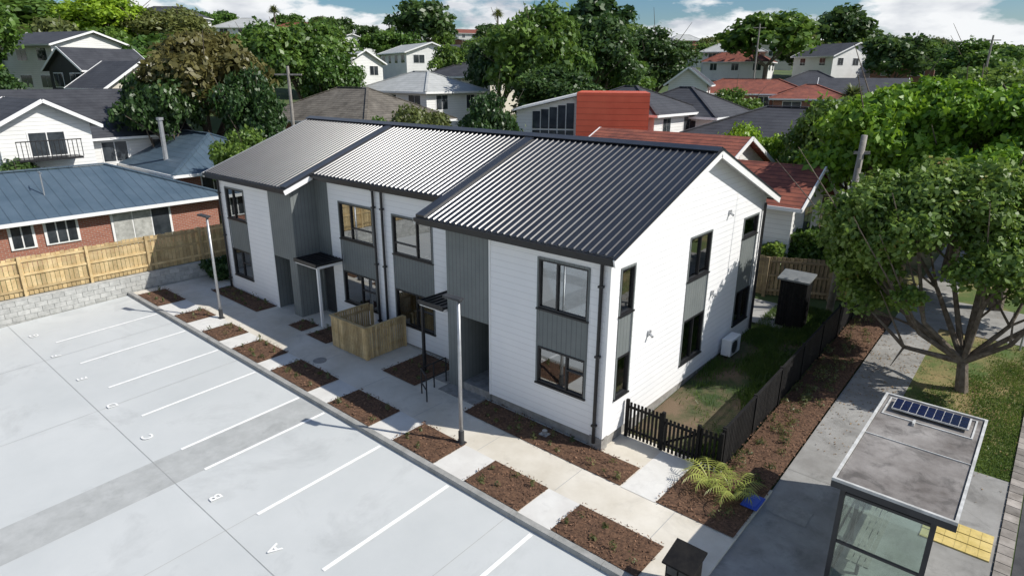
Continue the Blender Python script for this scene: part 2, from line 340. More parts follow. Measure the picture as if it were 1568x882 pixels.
for i in range(6):
    for j in range(3): zz=g(7,1.7+j*.3)+.05;b.box(6.75+i*.2,6.945+i*.2,1.7+j*.3,1.995+j*.3,zz,zz+.03)
b.obj('tactile_paving',M['yellow'])
b=MB();b.box(3.55,3.92,.15,.7,.17,.2);b.box(3.6,3.87,.2,.65,.2,.22);b.obj('blue_plastic_lid',M['blue'],bevel=.01)
def blades(name,x0,x1,y0,y1,n,h,kind=0):
    x=rng.uniform(x0,x1,n);y=rng.uniform(y0,y1,n)
    if kind==0: k=(np.sin(x*3.1+y*1.3)+np.sin(y*2.3-x*1.7)+rng.normal(0,.7,n)+(x-1.2)*.9+(y-5)*.12)>.0;k&=~((np.hypot((x-1.1)/1.0,(y-3.2)/1.9)<1)&(rng.random(n)<.93))
    else: k=(x-6.3+(7.5-y)*.25+.6*np.sin(x*4)*np.sin(y*2.1)+rng.normal(0,.5,n))>0
    x=x[k];y=y[k];n=len(x)
    z=np.array([g(a,b) for a,b in zip(x,y)])+.03
    P=np.stack([x,y,z],1);t=rng.uniform(0,2*np.pi,n);H=h*rng.uniform(.5,1.4,n);w=.012
    d=np.stack([np.cos(t)*w,np.sin(t)*w,0*t],1);l=rng.normal(0,.35,(n,3))*H[:,None];l[:,2]=H
    V=np.stack([P-d,P+d,P+l+d*.3,P+l-d*.3],1).reshape(-1,3)
    me=quads_mesh(name,V,[LF['grass']]);o=bpy.data.objects.new(name,me);col.objects.link(o)
blades('lawn_grass',.05,2.55,1.3,12.9,42000,.12)
blades('berm_grass',5.35,8.0,4.95,13.5,36000,.05,1)

# ------------------------------------------------------------------ townhouses
T=grp('townhouse_terrace')
W,L=9.7,19.15;sl=.377;He=5.31
def rz(y): return He+sl*(min(y,W-y)+.35)
def facade(name,o,u,n,ulen,z0,z1,ops,m,parent=T,rev=.09):
    us=sorted(set([0,ulen]+[q for p in ops for q in p[:2]]));zs=sorted(set([z0,z1]+[q for p in ops for q in p[2:4]]));b=MB()
    P=lambda a,z,d=0:(o[0]+u[0]*a-n[0]*d,o[1]+u[1]*a-n[1]*d,z)
    for a,a2 in zip(us,us[1:]):
        for z,z2 in zip(zs,zs[1:]):
            cu=(a+a2)/2;cz=(z+z2)/2
            if any(p[0]<cu<p[1] and p[2]<cz<p[3] for p in ops): continue
            b.poly(P(a,z),P(a2,z),P(a2,z2),P(a,z2))
    for p in ops:
        a,a2,z,z2=p[:4]
        b.poly(P(a,z),P(a,z,rev),P(a,z2,rev),P(a,z2));b.poly(P(a2,z),P(a2,z2),P(a2,z2,rev),P(a2,z,rev))
        b.poly(P(a,z2),P(a,z2,rev),P(a2,z2,rev),P(a2,z2));b.poly(P(a,z),P(a2,z),P(a2,z,rev),P(a,z,rev))
    return b.obj(name,m,parent)
def obx(b,o,u,n,a,a2,z,z2,d0,d1):
    p=[(o[0]+u[0]*s+n[0]*d,o[1]+u[1]*s+n[1]*d) for s in(a,a2) for d in(d0,d1)]
    xs=[q[0] for q in p];ys=[q[1] for q in p];b.box(min(xs),max(xs),min(ys),max(ys),z,z2)
fr=MB();gl=MB();gp=MB();tr=MB()
def window(o,u,n,a,a2,z,z2,mull=(.42,),trans=None,sill=True):
    f=.045
    obx(fr,o,u,n,a,a+f,z,z2,-.08,.012);obx(fr,o,u,n,a2-f,a2,z,z2,-.08,.012)
    obx(fr,o,u,n,a+f,a2-f,z,z+f,-.08,.012);obx(fr,o,u,n,a+f,a2-f,z2-f,z2,-.08,.012)
    for m_ in mull:
        c=a+(a2-a)*m_;obx(fr,o,u,n,c-.025,c+.025,z+f,z2-f,-.07,.006)
    if trans:
        c=z+(z2-z)*trans[0];s0=a+(a2-a)*trans[1]+.025;s1=a+(a2-a)*trans[2]-.025;obx(fr,o,u,n,s0,s1,c-.02,c+.02,-.07,.004)
    obx(gl,o,u,n,a+f,a2-f,z+f,z2-f,-.05,-.044)
    if sill: obx(fr,o,u,n,a-.06,a2+.06,z-.05,z-.004,-.05,.05)
def strip(o,u,n,a,a2,zz,**k):
    z0,z1,z2,z3=zz
    window(o,u,n,a,a2,z0,z1,trans=k.get('tl'),mull=k.get('ml',(.55,)))
    obx(gp,o,u,n,a,a2,z1+.004,z2-.054,-.06,-.012)
    window(o,u,n,a,a2,z2,z3,mull=k.get('mu',(.42,)),trans=k.get('tu'))
    for q in(a-.05,a2): obx(tr,o,u,n,q,q+.05,z0-.05,z3+.05,.002,.022)
    obx(tr,o,u,n,a,a2,z3+.003,z3+.053,.002,.026)
FX=(1,0);FN=(0,-1)
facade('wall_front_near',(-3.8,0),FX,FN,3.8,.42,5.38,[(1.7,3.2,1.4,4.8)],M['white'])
strip((-3.8,0),FX,FN,1.7,3.2,(1.4,2.42,3.5,4.8),ml=(.62,),tl=(.6,.62,1),mu=(.38,),tu=None)
facade('cladding_front_near',(-5.5,0),FX,FN,1.7,.1,5.38,[(.55,1.7,.1,2.55)],M['grey'],rev=1.3)
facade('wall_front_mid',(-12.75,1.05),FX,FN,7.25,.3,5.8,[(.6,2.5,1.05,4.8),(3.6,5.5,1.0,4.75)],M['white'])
strip((-12.75,1.05),FX,FN,.6,2.5,(1.05,2.25,3.5,4.8),ml=(.55,),tl=(.55,.55,1),mu=(.35,),tu=(.35,.35,1))
strip((-12.75,1.05),FX,FN,3.6,5.5,(1.0,2.2,3.45,4.75),ml=(.55,),tl=(.55,.55,1),mu=(.62,),tu=(.3,.0,.62))
facade('cladding_mid',(-13.6,1.05),FX,FN,.85,.3,5.8,[(.05,.8,.35,2.4)],M['grey'],rev=.25)
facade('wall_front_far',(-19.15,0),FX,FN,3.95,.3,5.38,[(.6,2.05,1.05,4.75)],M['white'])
strip((-19.15,0),FX,FN,.6,2.05,(1.05,2.2,3.5,4.75),ml=(.5,),tl=(.55,.5,1),mu=(.4,))
facade('cladding_front_far',(-15.2,0),FX,FN,1.6,.3,5.38,[(.0,1.1,.3,2.5)],M['grey'],rev=1.2)
gp2=MB();gp2.poly((-13.6,0,.3),(-13.6,1.05,.3),(-13.6,1.05,5.8),(-13.6,0,5.42));gp2.obj('cladding_return_far',M['grey'],T)
b=MB();b.poly((-5.5,1.05,.1),(-5.5,0,.1),(-5.5,0,5.42),(-5.5,1.05,5.8));b.obj('cladding_return_near',M['grey'],T)
b=MB();b.poly((-4.95,1.3,.1),(-3.8,1.3,.1),(-3.8,1.3,2.55),(-4.95,1.3,2.55));b.poly((-15.2,1.2,.3),(-14.1,1.2,.3),(-14.1,1.2,2.5),(-15.2,1.2,2.5));b.obj('entry_back_walls',M['grey'],T)
b=MB();b.box(-4.8,-3.95,1.22,1.285,.2,2.2);b.box(-15.05,-14.25,1.12,1.185,.4,2.4);b.box(-13.5,-12.85,1.1,1.16,.35,2.35);b.obj('front_doors',M['dark'],T)
b=MB();b.box(-4.1,-4.05,1.17,1.215,.9,1.3);b.obj('door_handle',M['steel'],T)
GX=(0,1);GN=(1,0)
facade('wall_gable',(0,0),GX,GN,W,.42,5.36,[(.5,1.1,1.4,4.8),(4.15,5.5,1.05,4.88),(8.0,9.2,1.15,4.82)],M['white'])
strip((0,0),GX,GN,.5,1.1,(1.4,2.5,3.65,4.8),ml=(),mu=())
strip((0,0),GX,GN,4.15,5.5,(1.05,2.4,3.65,4.88),ml=(.5,),mu=(.5,))
strip((0,0),GX,GN,8.0,9.2,(1.15,2.3,4.2,4.82),ml=(.5,),mu=())
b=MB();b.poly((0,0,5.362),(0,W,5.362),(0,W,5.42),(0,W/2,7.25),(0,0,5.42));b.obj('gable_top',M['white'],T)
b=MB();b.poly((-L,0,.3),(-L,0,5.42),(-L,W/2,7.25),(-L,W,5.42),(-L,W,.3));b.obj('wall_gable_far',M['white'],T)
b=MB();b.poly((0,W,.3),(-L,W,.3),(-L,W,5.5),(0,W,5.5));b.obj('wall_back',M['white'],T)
b=MB();b.box(-L+.1,-.1,1.6,W-.1,2.75,2.95);b.box(-3.6,-.1,.15,1.6,2.75,2.95);b.box(-19,-15.4,.15,1.6,2.75,2.95);b.box(-L+.1,-.1,1.5,W-.1,.35,.5);b.box(-3.6,-.1,.15,1.5,.35,.5);b.obj('floors',M['insidef'],T)
b=MB()
for x in(-6.1,-9.7,-13.4): b.box(x-.05,x+.05,1.3,W-.1,.5,5.3)
b.box(-L+.1,-.1,4.3,4.4,.5,5.3);b.box(-5.5,-3.75,1.4,1.5,.1,5.3);b.box(-3.75,-3.65,.1,1.4,.5,5.3)
b.box(-L+.1,-.1,1.2,W-.1,5.3,5.34);b.box(-5.4,-.1,.1,1.195,5.3,5.34);b.box(-L+.1,-13.7,.1,1.195,5.3,5.34);b.box(-.15,-.12,1.3,3.9,.5,5.3);b.obj('partitions',M['inside'],T)
b=MB()
def drape(x0,x1,y,z0,z1):
    n=int((x1-x0)/.05)
    for i in range(n):
        a=x0+i*.05;b.poly((a,y+.02*math.sin(i*1.9),z0),(a+.05,y+.02*math.sin((i+1)*1.9),z0),(a+.05,y+.02*math.sin((i+1)*1.9),z1),(a,y+.02*math.sin(i*1.9),z1))
drape(-2.08,-1.75,.2,3.5,4.8);drape(-.95,-.62,.2,3.5,4.8);drape(-12.1,-11.7,1.25,3.5,4.8);drape(-7.7,-7.3,1.25,3.45,4.75);drape(-9.1,-8.6,1.25,1,2.2);drape(-18.5,-18.1,.2,1.1,2.2)
b.obj('curtains',M['curtain'],T)
b=MB();b.box(-5.5,-.04,.04,W-.04,-.2,.42);b.box(-L+.04,-5.5,1.1,W-.04,0,.3);b.box(-L+.04,-13.64,.04,1.1,.1,.3);b.obj('foundation',M['found'],T)
b=MB();b.box(-.35,.02,-.03,.25,-.1,.46);b.obj('corner_plinth',M['found'],T)
b=MB();b.box(-.06,.02,-.02,0,.42,5.36);b.box(.0,.02,0,.07,.42,5.36);b.box(0,.02,W-.07,W+.02,.42,5.36)
b.box(-3.83,-3.77,-.018,-.001,.42,5.36);b.box(-15.23,-15.17,-.018,-.001,.3,5.36);b.box(-12.78,-12.72,1.03,1.049,.3,5.7)
b.obj('corner_boards',M['wtrim'],T)
fr.obj('window_frames',M['black'],T);gl.obj('window_panes',M['glass'],T);gp.obj('spandrel_panels',M['grey'],T);tr.obj('window_surrounds',M['grey'],T)
def ribbed(name,x0,x1,ya,za,yb,zb,pitch=.215,h=.03):
    b=MB();d=Vector((0,yb-ya,zb-za)).normalized();nrm=Vector((1,0,0)).cross(d)
    if nrm.z<0:nrm=-nrm
    prof=[(x0,0)];n=int((x1-x0)/pitch);p=(x1-x0)/n
    for i in range(n):
        s=x0+i*p;prof+=[(s+p*.60,0),(s+p*.69,h),(s+p*.81,h),(s+p*.90,0)]
    prof.append((x1,0))
    for (xa,ha) in prof:
        for y,z in((ya,za),(yb,zb)): b.v.append((xa,y+nrm.y*ha,z+nrm.z*ha))
    for i in range(len(prof)-1): b.f.append((2*i,2*i+2,2*i+3,2*i+1))
    return b.obj(name,M['roof'],T)
Rz=He+sl*(W/2+.35)
xr=[(-6.0,.3,-.35),(-13.25,-6.35,.75),(-19.45,-13.6,-.35)]
for x0,x1,ye in xr: ribbed('roof_sheet_front',x0,x1,ye,rz(ye)+.03,W/2,Rz+.03)
ribbed('roof_sheet_back',-19.45,.3,W+.35,He+.03,W/2,Rz+.03)
b=MB()
for xa,xb,ye in((-6.35,-6.0,-.35),(-13.6,-13.25,-.35)):
    b.v+=[(xa,ye,rz(ye)+.08),(xb,ye,rz(ye)+.08),(xb,W/2,Rz+.08),(xa,W/2,Rz+.08),(xa,ye,rz(ye)-.02),(xb,ye,rz(ye)-.02),(xb,W/2,Rz-.02),(xa,W/2,Rz-.02)]
    n=len(b.v)-8;b.f+=[tuple(n+i for i in t) for t in((0,1,2,3),(4,7,6,5),(0,4,5,1),(1,5,6,2),(3,7,4,0),(2,6,7,3))]
b.beam((-19.47,W/2-.13,Rz+.04),(.32,W/2-.13,Rz+.04),.28,.03,(0,-.35,1));b.beam((-19.47,W/2+.13,Rz+.04),(.32,W/2+.13,Rz+.04),.28,.03,(0,.35,1))
b.obj('roof_flashings',M['roof'],T)
b=MB()
for x0,x1,ye in xr+[(-6.35,-6.0,-.35),(-13.6,-13.25,-.35)]:
    b.poly((x0,ye,rz(ye)-.06),(x0,W/2,Rz-.06),(x1,W/2,Rz-.06),(x1,ye,rz(ye)-.06))
b.poly((-19.45,W+.35,He-.06),(.3,W+.35,He-.06),(.3,W/2,Rz-.06),(-19.45,W/2,Rz-.06));b.obj('soffit',M['wtrim'],T)
b=MB();fs=MB()
for x0,x1,ye in((-6.35,.28,-.35),(-13.25,-6.36,.75),(-19.45,-13.26,-.35)):
    z=rz(ye);b.box(x0,x1,ye-.10,ye-.002,z-.1,z-.0);fs.box(x0,x1,ye,ye+.02,z-.2,z-.02)
b.box(-19.45,.28,W+.352,W+.45,He-.11,He);b.obj('gutters',M['black'],T);fs.obj('fascia_boards',M['black'],T)
c=MB();c.beam((.325,-.42,rz(-.42)-.08),(.325,W/2,Rz-.08),.04,.2);c.beam((.325,W+.42,rz(-.42)-.08),(.325,W/2,Rz-.08),.04,.2)
c.beam((-6.36,-.42,rz(-.42)-.1),(-6.36,.80,rz(.8)-.1),.03,.16);c.beam((-13.24,-.42,rz(-.42)-.1),(-13.24,.80,rz(.8)-.1),.03,.16)
c.beam((-19.475,-.42,rz(-.42)-.08),(-19.475,W/2,Rz-.08),.04,.2)
c.obj('barge_boards',M['wtrim'],T)
c=MB();c.beam((.33,-.44,rz(-.44)+.04),(.33,W/2,Rz+.04),.07,.045);c.beam((.33,W+.44,rz(-.44)+.04),(.33,W/2,Rz+.04),.07,.045);c.obj('barge_flashing',M['roof'],T)
b=MB()
def pipe(x,y,zt,zb):
    b.tube((x,y,zb),(x,y,zt),.045);b.tube((x,y,zt),(x,y-.22,zt+.14),.045)
    for z in(zt-.6,(zt+zb)/2,zb+.5): b.box(x-.06,x+.06,y-.06,y+.06,z-.025,z+.025)
pipe(-.2,-.07,5.08,.3);pipe(-10.05,.97,5.5,.3);pipe(-9.6,.97,5.5,.3);pipe(-19.0,-.07,5.08,.3)
b.tube((-10.05,.9,5.5),(-9.2,.72,5.64),.04);b.tube((.08,9.55,.6),(.08,9.55,5.15),.045)
b.obj('downpipes',M['black'],T,smooth=False)
b=MB()
for y,z in((2.05,2.72),(6.65,5.25),(5.95,2.85)):
    b.box(.0,.06,y-.06,y+.06,z-.05,z+.08);b.tube((.04,y,z),(.16,y-.05,z-.06),.035)
b.obj('wall_lights',M['steel'],T)
b=MB();wp=MB()
for x0,x1,zz in((-13.55,-12.1,2.62),(-6.65,-5.55,2.6)):
    b.box(x0,x1,-.12,1.0,zz,zz+.07);b.beam((x0,-.14,zz+.03),(x1,-.14,zz+.03),.04,.14)
    n=int((x1-x0)/.2)
    for i in range(n): b.box(x0+.06+i*.2,x0+.1+i*.2,-.1,1.0,zz+.071,zz+.1)
    wp.box(x0+.02,x1-.02,-.1,.98,zz-.1,zz-.005);
wp.box(-12.22,-12.13,-.08,.01,.3,2.52);b.box(-6.62,-6.54,-.08,0,.2,2.5)
b.obj('entry_canopies',M['black'],T);wp.obj('canopy_posts',M['wtrim'],T)
b=MB();b.box(-5.5,-3.98,-.5,.35,.1,.2);b.box(-6.1,-5.5,-.1,1.0,.1,.22);b.obj('entry_steps',M['found'],T)
b=MB()
for y in(-1.0,-.5,0): b.tube((-5.65,y,.1),(-5.65,y,1.0),.022)
for z in(.55,1.0): b.tube((-5.65,-1.0,z),(-5.65,0,z),.022)
b.tube((-5.65,-1.0,.55),(-5.15,-1.25,.55),.022);b.tube((-5.65,-1.0,1),(-5.15,-1.25,1),.022);b.tube((-5.15,-1.25,.1),(-5.15,-1.25,1),.022)
b.obj('handrail',M['black'],T)
A=grp('air_conditioner_unit',(.3,7.3,.5))
z=g(.3,7.3);b=MB();b.box(.12,.45,6.95,7.75,z+.1,z+.68);b.obj('case',M['wtrim'],A,bevel=.02)
b=MB();b.box(.15,.2,7.0,7.1,z,z+.1);b.box(.15,.2,7.6,7.7,z,z+.1);b.box(.38,.43,7.0,7.1,z,z+.1);b.box(.38,.43,7.6,7.7,z,z+.1)
for i in range(9): b.box(.452,.458,7.0,7.48,z+.17+i*.05,z+.185+i*.05)
b.tube((.451,7.24,z+.39),(.455,7.24,z+.39),.22,k=24);b.obj('fan_grille_and_feet',M['dark'],A)
b=MB();b.tube((-1.5,-.4,.12),(-1.5,-.4,.3),.07);b.box(-1.62,-1.38,-.5,-.3,.12,.2);b.obj('garden_tap_box',M['steel'])
b=MB();b.tube((-9.8,-1.75,.24),(-9.8,-1.75,.262),.22,k=20);b.obj('manhole_cover',M['cover'])

def lamp(x,y):
    G=grp('lamp_post',(x,y,0));z=g(x,y)+.1
    b=MB();b.tube((x,y,z),(x,y,z+3.9),.052,.04,16);b.obj('pole',M['steel'],G,True)
    b=MB();b.tube((x,y,z),(x,y,z+.35),.075,.075,16);b.box(x-.1,x+.1,y-.1,y+.1,z,z+.03);b.obj('base_sleeve',M['dark'],G)
    b=MB();b.beam((x+.1,y+.02,z+3.93),(x-.38,y-.1,z+3.97),.2,.06);b.beam((x+.05,y,z+3.87),(x+.05,y,z+3.92),.09,.09);b.obj('head',M['dark'],G,bevel=.015)
    b=MB();b.beam((x-.05,y-.02,z+3.908),(x-.33,y-.09,z+3.93),.13,.01);b.obj('lens',M['wtrim'],G)
lamp(-2.88,-2.12);lamp(-15.77,-2.12)

E=grp('timber_bin_enclosure',(-9.5,0,.2));b=MB();f=MB()
x0,x1,y0,y1=-10.5,-8.6,-.75,.85;z=g(-9.5,0)+.1
def slat(xa,ya,xb,yb,zb,zt,b,w=.07,gap=.02,t=.022):
    l=math.hypot(xb-xa,yb-ya);n=int(l/(w+gap));ux,uy=(xb-xa)/l,(yb-ya)/l
    for i in range(n):
        s=(i+.5)*l/n;cx,cy=xa+ux*s,ya+uy*s;hx=abs(ux)*w/2+abs(uy)*t/2;hy=abs(uy)*w/2+abs(ux)*t/2
        zz=zb if not callable(zb) else zb(cx,cy);b.box(cx-hx,cx+hx,cy-hy,cy+hy,zz,zz+(zt))
slat(x0,y0,x1,y0,z+.04,1.08,b);slat(x1,y0,x1,y1,z+.04,1.08,b);slat(x0,y0,x0,y1,z+.04,1.08,b)
for px,py in((x0,y0),(x1,y0),(x1,y1),(x0,y1),((x0+x1)/2,y0)): f.box(px-.05+(.06 if px==x0 else -.06),px+.05+(.06 if px==x0 else -.06),py+.02,py+.11,z,z+1.1)
for zz in(.25,.9):
    f.box(x0+.02,x1-.02,y0+.015,y0+.05,z+zz,z+zz+.08);f.box(x1-.05,x1-.015,y0,y1,z+zz,z+zz+.08);f.box(x0+.015,x0+.05,y0,y1,z+zz,z+zz+.08)
f.box(x0-.03,x1+.03,y0-.05,y0+.07,z+1.13,z+1.16);f.box(x1-.05,x1+.04,y0+.07,y1,z+1.13,z+1.16);f.box(x0-.04,x0+.05,y0+.07,y1,z+1.13,z+1.16)
b.obj('slats',M['timber'],E);f.obj('frame',M['timber'],E)

Fb=grp('black_picket_fence',(1.4,1.05,0));b=MB()
gz=lambda x,y:g(x,y)+.12
slat(.15,1.05,1.1,1.05,gz,1.0,b,.06,.045);slat(2.1,1.05,2.66,1.05,gz,1.0,b,.06,.045)
for x in(.1,1.13,2.08,2.66): b.box(x-.04,x+.04,1.01,1.09,0,1.2)
for zz in(.3,.95): b.box(.1,1.1,1.065,1.1,zz,zz+.06);b.box(2.1,2.66,1.065,1.1,zz,zz+.06)
b.obj('panels',M['fencebk'],Fb)
b=MB();slat(1.18,1.03,2.03,1.03,gz,.92,b,.06,.045)
for zz in(.3,.9): b.box(1.18,2.03,1.045,1.08,zz,zz+.06)
b.beam((1.2,1.06,.36),(2.0,1.06,.9),.03,.06);b.obj('gate',M['fencebk'],Fb)
b=MB();slat(2.66,1.1,2.66,13.0,gz,1.1,b,.09,.02)
for y in np.arange(1.2,13,1.9): b.box(2.6,2.7,y-.04,y+.04,g(2.6,y),g(2.6,y)+1.27)
for y in np.arange(1.1,12.9,.95):
    for zz in(.35,1.0): b.beam((2.63,y,g(2.6,y)+zz),(2.63,y+.95,g(2.6,y+.95)+zz),.03,.07)
    b.beam((2.66,y,g(2.6,y)+1.235),(2.66,y+.95,g(2.6,y+.95)+1.235),.07,.03)
Fs=grp('black_side_fence',(2.66,7,0));b.obj('palings',M['fencebk'],Fs)

def palings(name,pts,h,base=None,m='timber',side=1,posts=True,w=.145):
    G=grp(name,(pts[0][0],pts[0][1],0));b=MB();f=MB()
    for (xa,ya),(xb,yb) in zip(pts,pts[1:]):
        l=math.hypot(xb-xa,yb-ya);ux,uy=(xb-xa)/l,(yb-ya)/l;nx,ny=uy*side,-ux*side;n=int(l/(w+.012))
        for i in range(n):
            s=(i+.5)*l/n;cx,cy=xa+ux*s,ya+uy*s;zz=(base if base is not None else g(cx,cy)+.03);hh=h+random.uniform(-.02,.02)
            b.beam((cx,cy,zz),(cx,cy,zz+hh),w*random.uniform(.94,1) if abs(uy)<abs(ux) else .02,.02 if abs(uy)<abs(ux) else w*random.uniform(.94,1),(0,1,0))
        k=int(l/2.4)+1
        for i in range(k+1):
            s=min(l,i*l/k);cx,cy=xa+ux*s+nx*.06,ya+uy*s+ny*.06;zz=(base if base is not None else g(cx,cy))
            if posts:f.box(cx-.05,cx+.05,cy-.05,cy+.05,zz-.1,zz+h+.03)
        for zh in(.25,h*.55,h-.15):
            for i in range(k):
                s0=i*l/k;s1=(i+1)*l/k;p=(xa+ux*s0+nx*.035,ya+uy*s0+ny*.035);q=(xa+ux*s1+nx*.035,ya+uy*s1+ny*.035)
                za=(base if base is not None else g(*p));zb=(base if base is not None else g(*q));f.beam((*p,za+zh),(*q,zb+zh),.045,.09)
    b.obj('palings',M[m],G);f.obj('rails_and_posts',M[m],G)
palings('timber_fence',[(-21.75,-18),(-21.75,9)],1.5,1.06,'timber',1)
palings('timber_boundary_fence',[(-8,13.6),(-.8,13.3),(3.6,15.2)],1.6,None,'timber2',1)
Rw=grp('block_retaining_wall',(-21.5,-5,0));b=MB();c=MB()
for r in range(5):
    y=-18+(.2 if r%2 else 0)
    while y<8: b.box(-21.62,-21.42,y+.005,y+.39,.02+r*.2,.02+r*.2+.19);y+=.4
b.obj('blocks',M['block'],Rw);c.box(-21.66,-21.44,-18,8,-.2,1.0);c.box(-21.64,-21.41,-18,8,1.015,1.065);c.obj('core_and_cap',M['block'],Rw)

Sh=grp('garden_shed',(1,10.9,.5));z=g(1,10.9);b=MB();b.box(.6,1.5,10.6,11.2,z,z+1.75)
for i in range(10): b.box(.61+i*.09,.67+i*.09,10.575,10.598,z+.05,z+1.7)
for i in range(7): b.box(1.502,1.52,10.62+i*.085,10.68+i*.085,z+.05,z+1.7)
b.obj('walls',M['fencebk'],Sh)
b=MB();z-=.1;b.v+=[(.5,10.5,z+1.86),(1.6,10.5,z+1.86),(1.6,11.3,z+2.02),(.5,11.3,z+2.02),(.5,10.5,z+1.92),(1.6,10.5,z+1.92),(1.6,11.3,z+2.08),(.5,11.3,z+2.08)]
b.f+=[(3,2,1,0),(4,5,6,7),(0,1,5,4),(1,2,6,5),(2,3,7,6),(3,0,4,7)];b.obj('roof',mat('shed_roof_grey',(.14,.15,.155),(.20,.21,.21),3,.6),Sh)

B=grp('bus_shelter',(6.4,.7,0));z0=.06
b=MB();b.box(5.5,7.35,-1.35,2.85,2.38,2.5);b.obj('roof_fascia',M['dark'],B)
b=MB();b.box(5.56,7.29,-1.29,2.79,2.502,2.53);b.obj('roof_top',M['shelter'],B)
b=MB()
for q in((5.5,7.35,-1.35,-1.30),(5.5,7.35,2.80,2.85),(5.5,5.55,-1.30,2.80),(7.30,7.35,-1.30,2.80)): b.box(*q,2.504,2.56)
b.obj('roof_edge_trim',M['shelterf'],B)
b=MB()
for x,y in((5.68,-1.15),(7.05,-1.15),(5.68,.7),(5.68,2.6),(7.05,2.6)): b.box(x-.04,x+.04,y-.04,y+.04,z0,2.38)
for zz in(.25,1.2,2.2):
    b.box(5.72,7.01,-1.17,-1.13,zz,zz+.05);b.box(5.72,7.01,2.58,2.62,zz,zz+.05)
    b.box(5.66,5.70,-1.11,.66,zz,zz+.05);b.box(5.66,5.70,.74,2.56,zz,zz+.05)
b.obj('frame',M['dark'],B)
b=MB();b.box(5.72,7.01,-1.155,-1.147,.3,2.2);b.box(5.72,7.01,2.597,2.605,.3,2.2);b.box(5.675,5.683,-1.1,.66,.3,2.2);b.box(5.675,5.683,.74,2.56,.3,2.2)
b.obj('glass_walls',glassmat('shelter_glass',(.60,.70,.66),.14,.7),B)
b=MB();
for i in range(4): b.box(5.85+i*.1,5.93+i*.1,-.6,1.9,.5,.53)
b.obj('bench_slats',M['bench'],B)
b=MB()
for y in(-.3,.7,1.6): b.box(5.86,6.22,y-.03,y+.03,.44,.495);b.box(6.0,6.06,y-.03,y+.03,z0,.44)
b.obj('bench_legs',M['dark'],B)
b=MB();b.box(5.75,7.1,2.0,2.55,2.59,2.62);b.obj('solar_panel_frame',M['shelterf'],B)
b=MB()
for i in range(9):
    for j in range(3): b.box(5.77+i*.146,5.90+i*.146,2.02+j*.175,2.18+j*.175,2.622,2.63)
b.obj('solar_cells',M['solar'],B)
b=MB()
for q in((5.62,7.2,1.78,1.81),(5.62,7.2,2.66,2.69),(5.62,5.65,1.81,2.66),(7.17,7.2,1.81,2.66),(5.56,7.29,.72,.74)): b.box(*q,2.532,2.55)
b.box(6.2,6.24,1.6,1.78,2.532,2.6);b.obj('panel_mount_rails',M['shelterf'],B)
Lb=grp('letterbox_bank',(3.7,-3.0,0));b=MB()
b.box(3.45,3.95,-3.2,-2.75,.1,.8);n=len(b.v);b.v+=[(3.4,-3.28,.8),(4.0,-3.28,.8),(4.0,-2.7,.95),(3.4,-2.7,.95),(3.4,-3.28,.84),(4.0,-3.28,.84),(4.0,-2.7,.99),(3.4,-2.7,.99)]
b.f+=[tuple(n+i for i in t) for t in((3,2,1,0),(4,5,6,7),(0,1,5,4),(1,2,6,5),(2,3,7,6),(3,0,4,7))];b.obj('case',M['fencebk'],Lb)
b=MB()
for i in range(2):
    for j in range(3): b.box(3.48+i*.23,3.68+i*.23,-3.215,-3.202,.18+j*.2,.34+j*.2)
b.obj('slots',M['dark'],Lb)
P=grp('power_pole',(1.9,13.2,0));b=MB();b.tube((1.75,13.2,.3),(2.05,12.6,7.3),.14,.10,14);b.obj('pole',M['pole'],P,True)
b=MB();b.beam((1.8,12.6,6.7),(2.3,12.7,6.72),.08,.1);b.box(1.98,2.1,12.5,12.6,6.2,6.5);b.obj('bracket',M['pole'],P)
P=grp('street_sign',(7.6,13.2,0));z=g(7.6,13.2);b=MB();b.tube((7.6,13.2,z),(7.6,13.2,z+2.3),.03);b.obj('post',M['steel'],P)
b=MB();b.box(7.45,7.75,13.16,13.17,z+1.9,z+2.3);b.obj('plate',M['blue'],P)

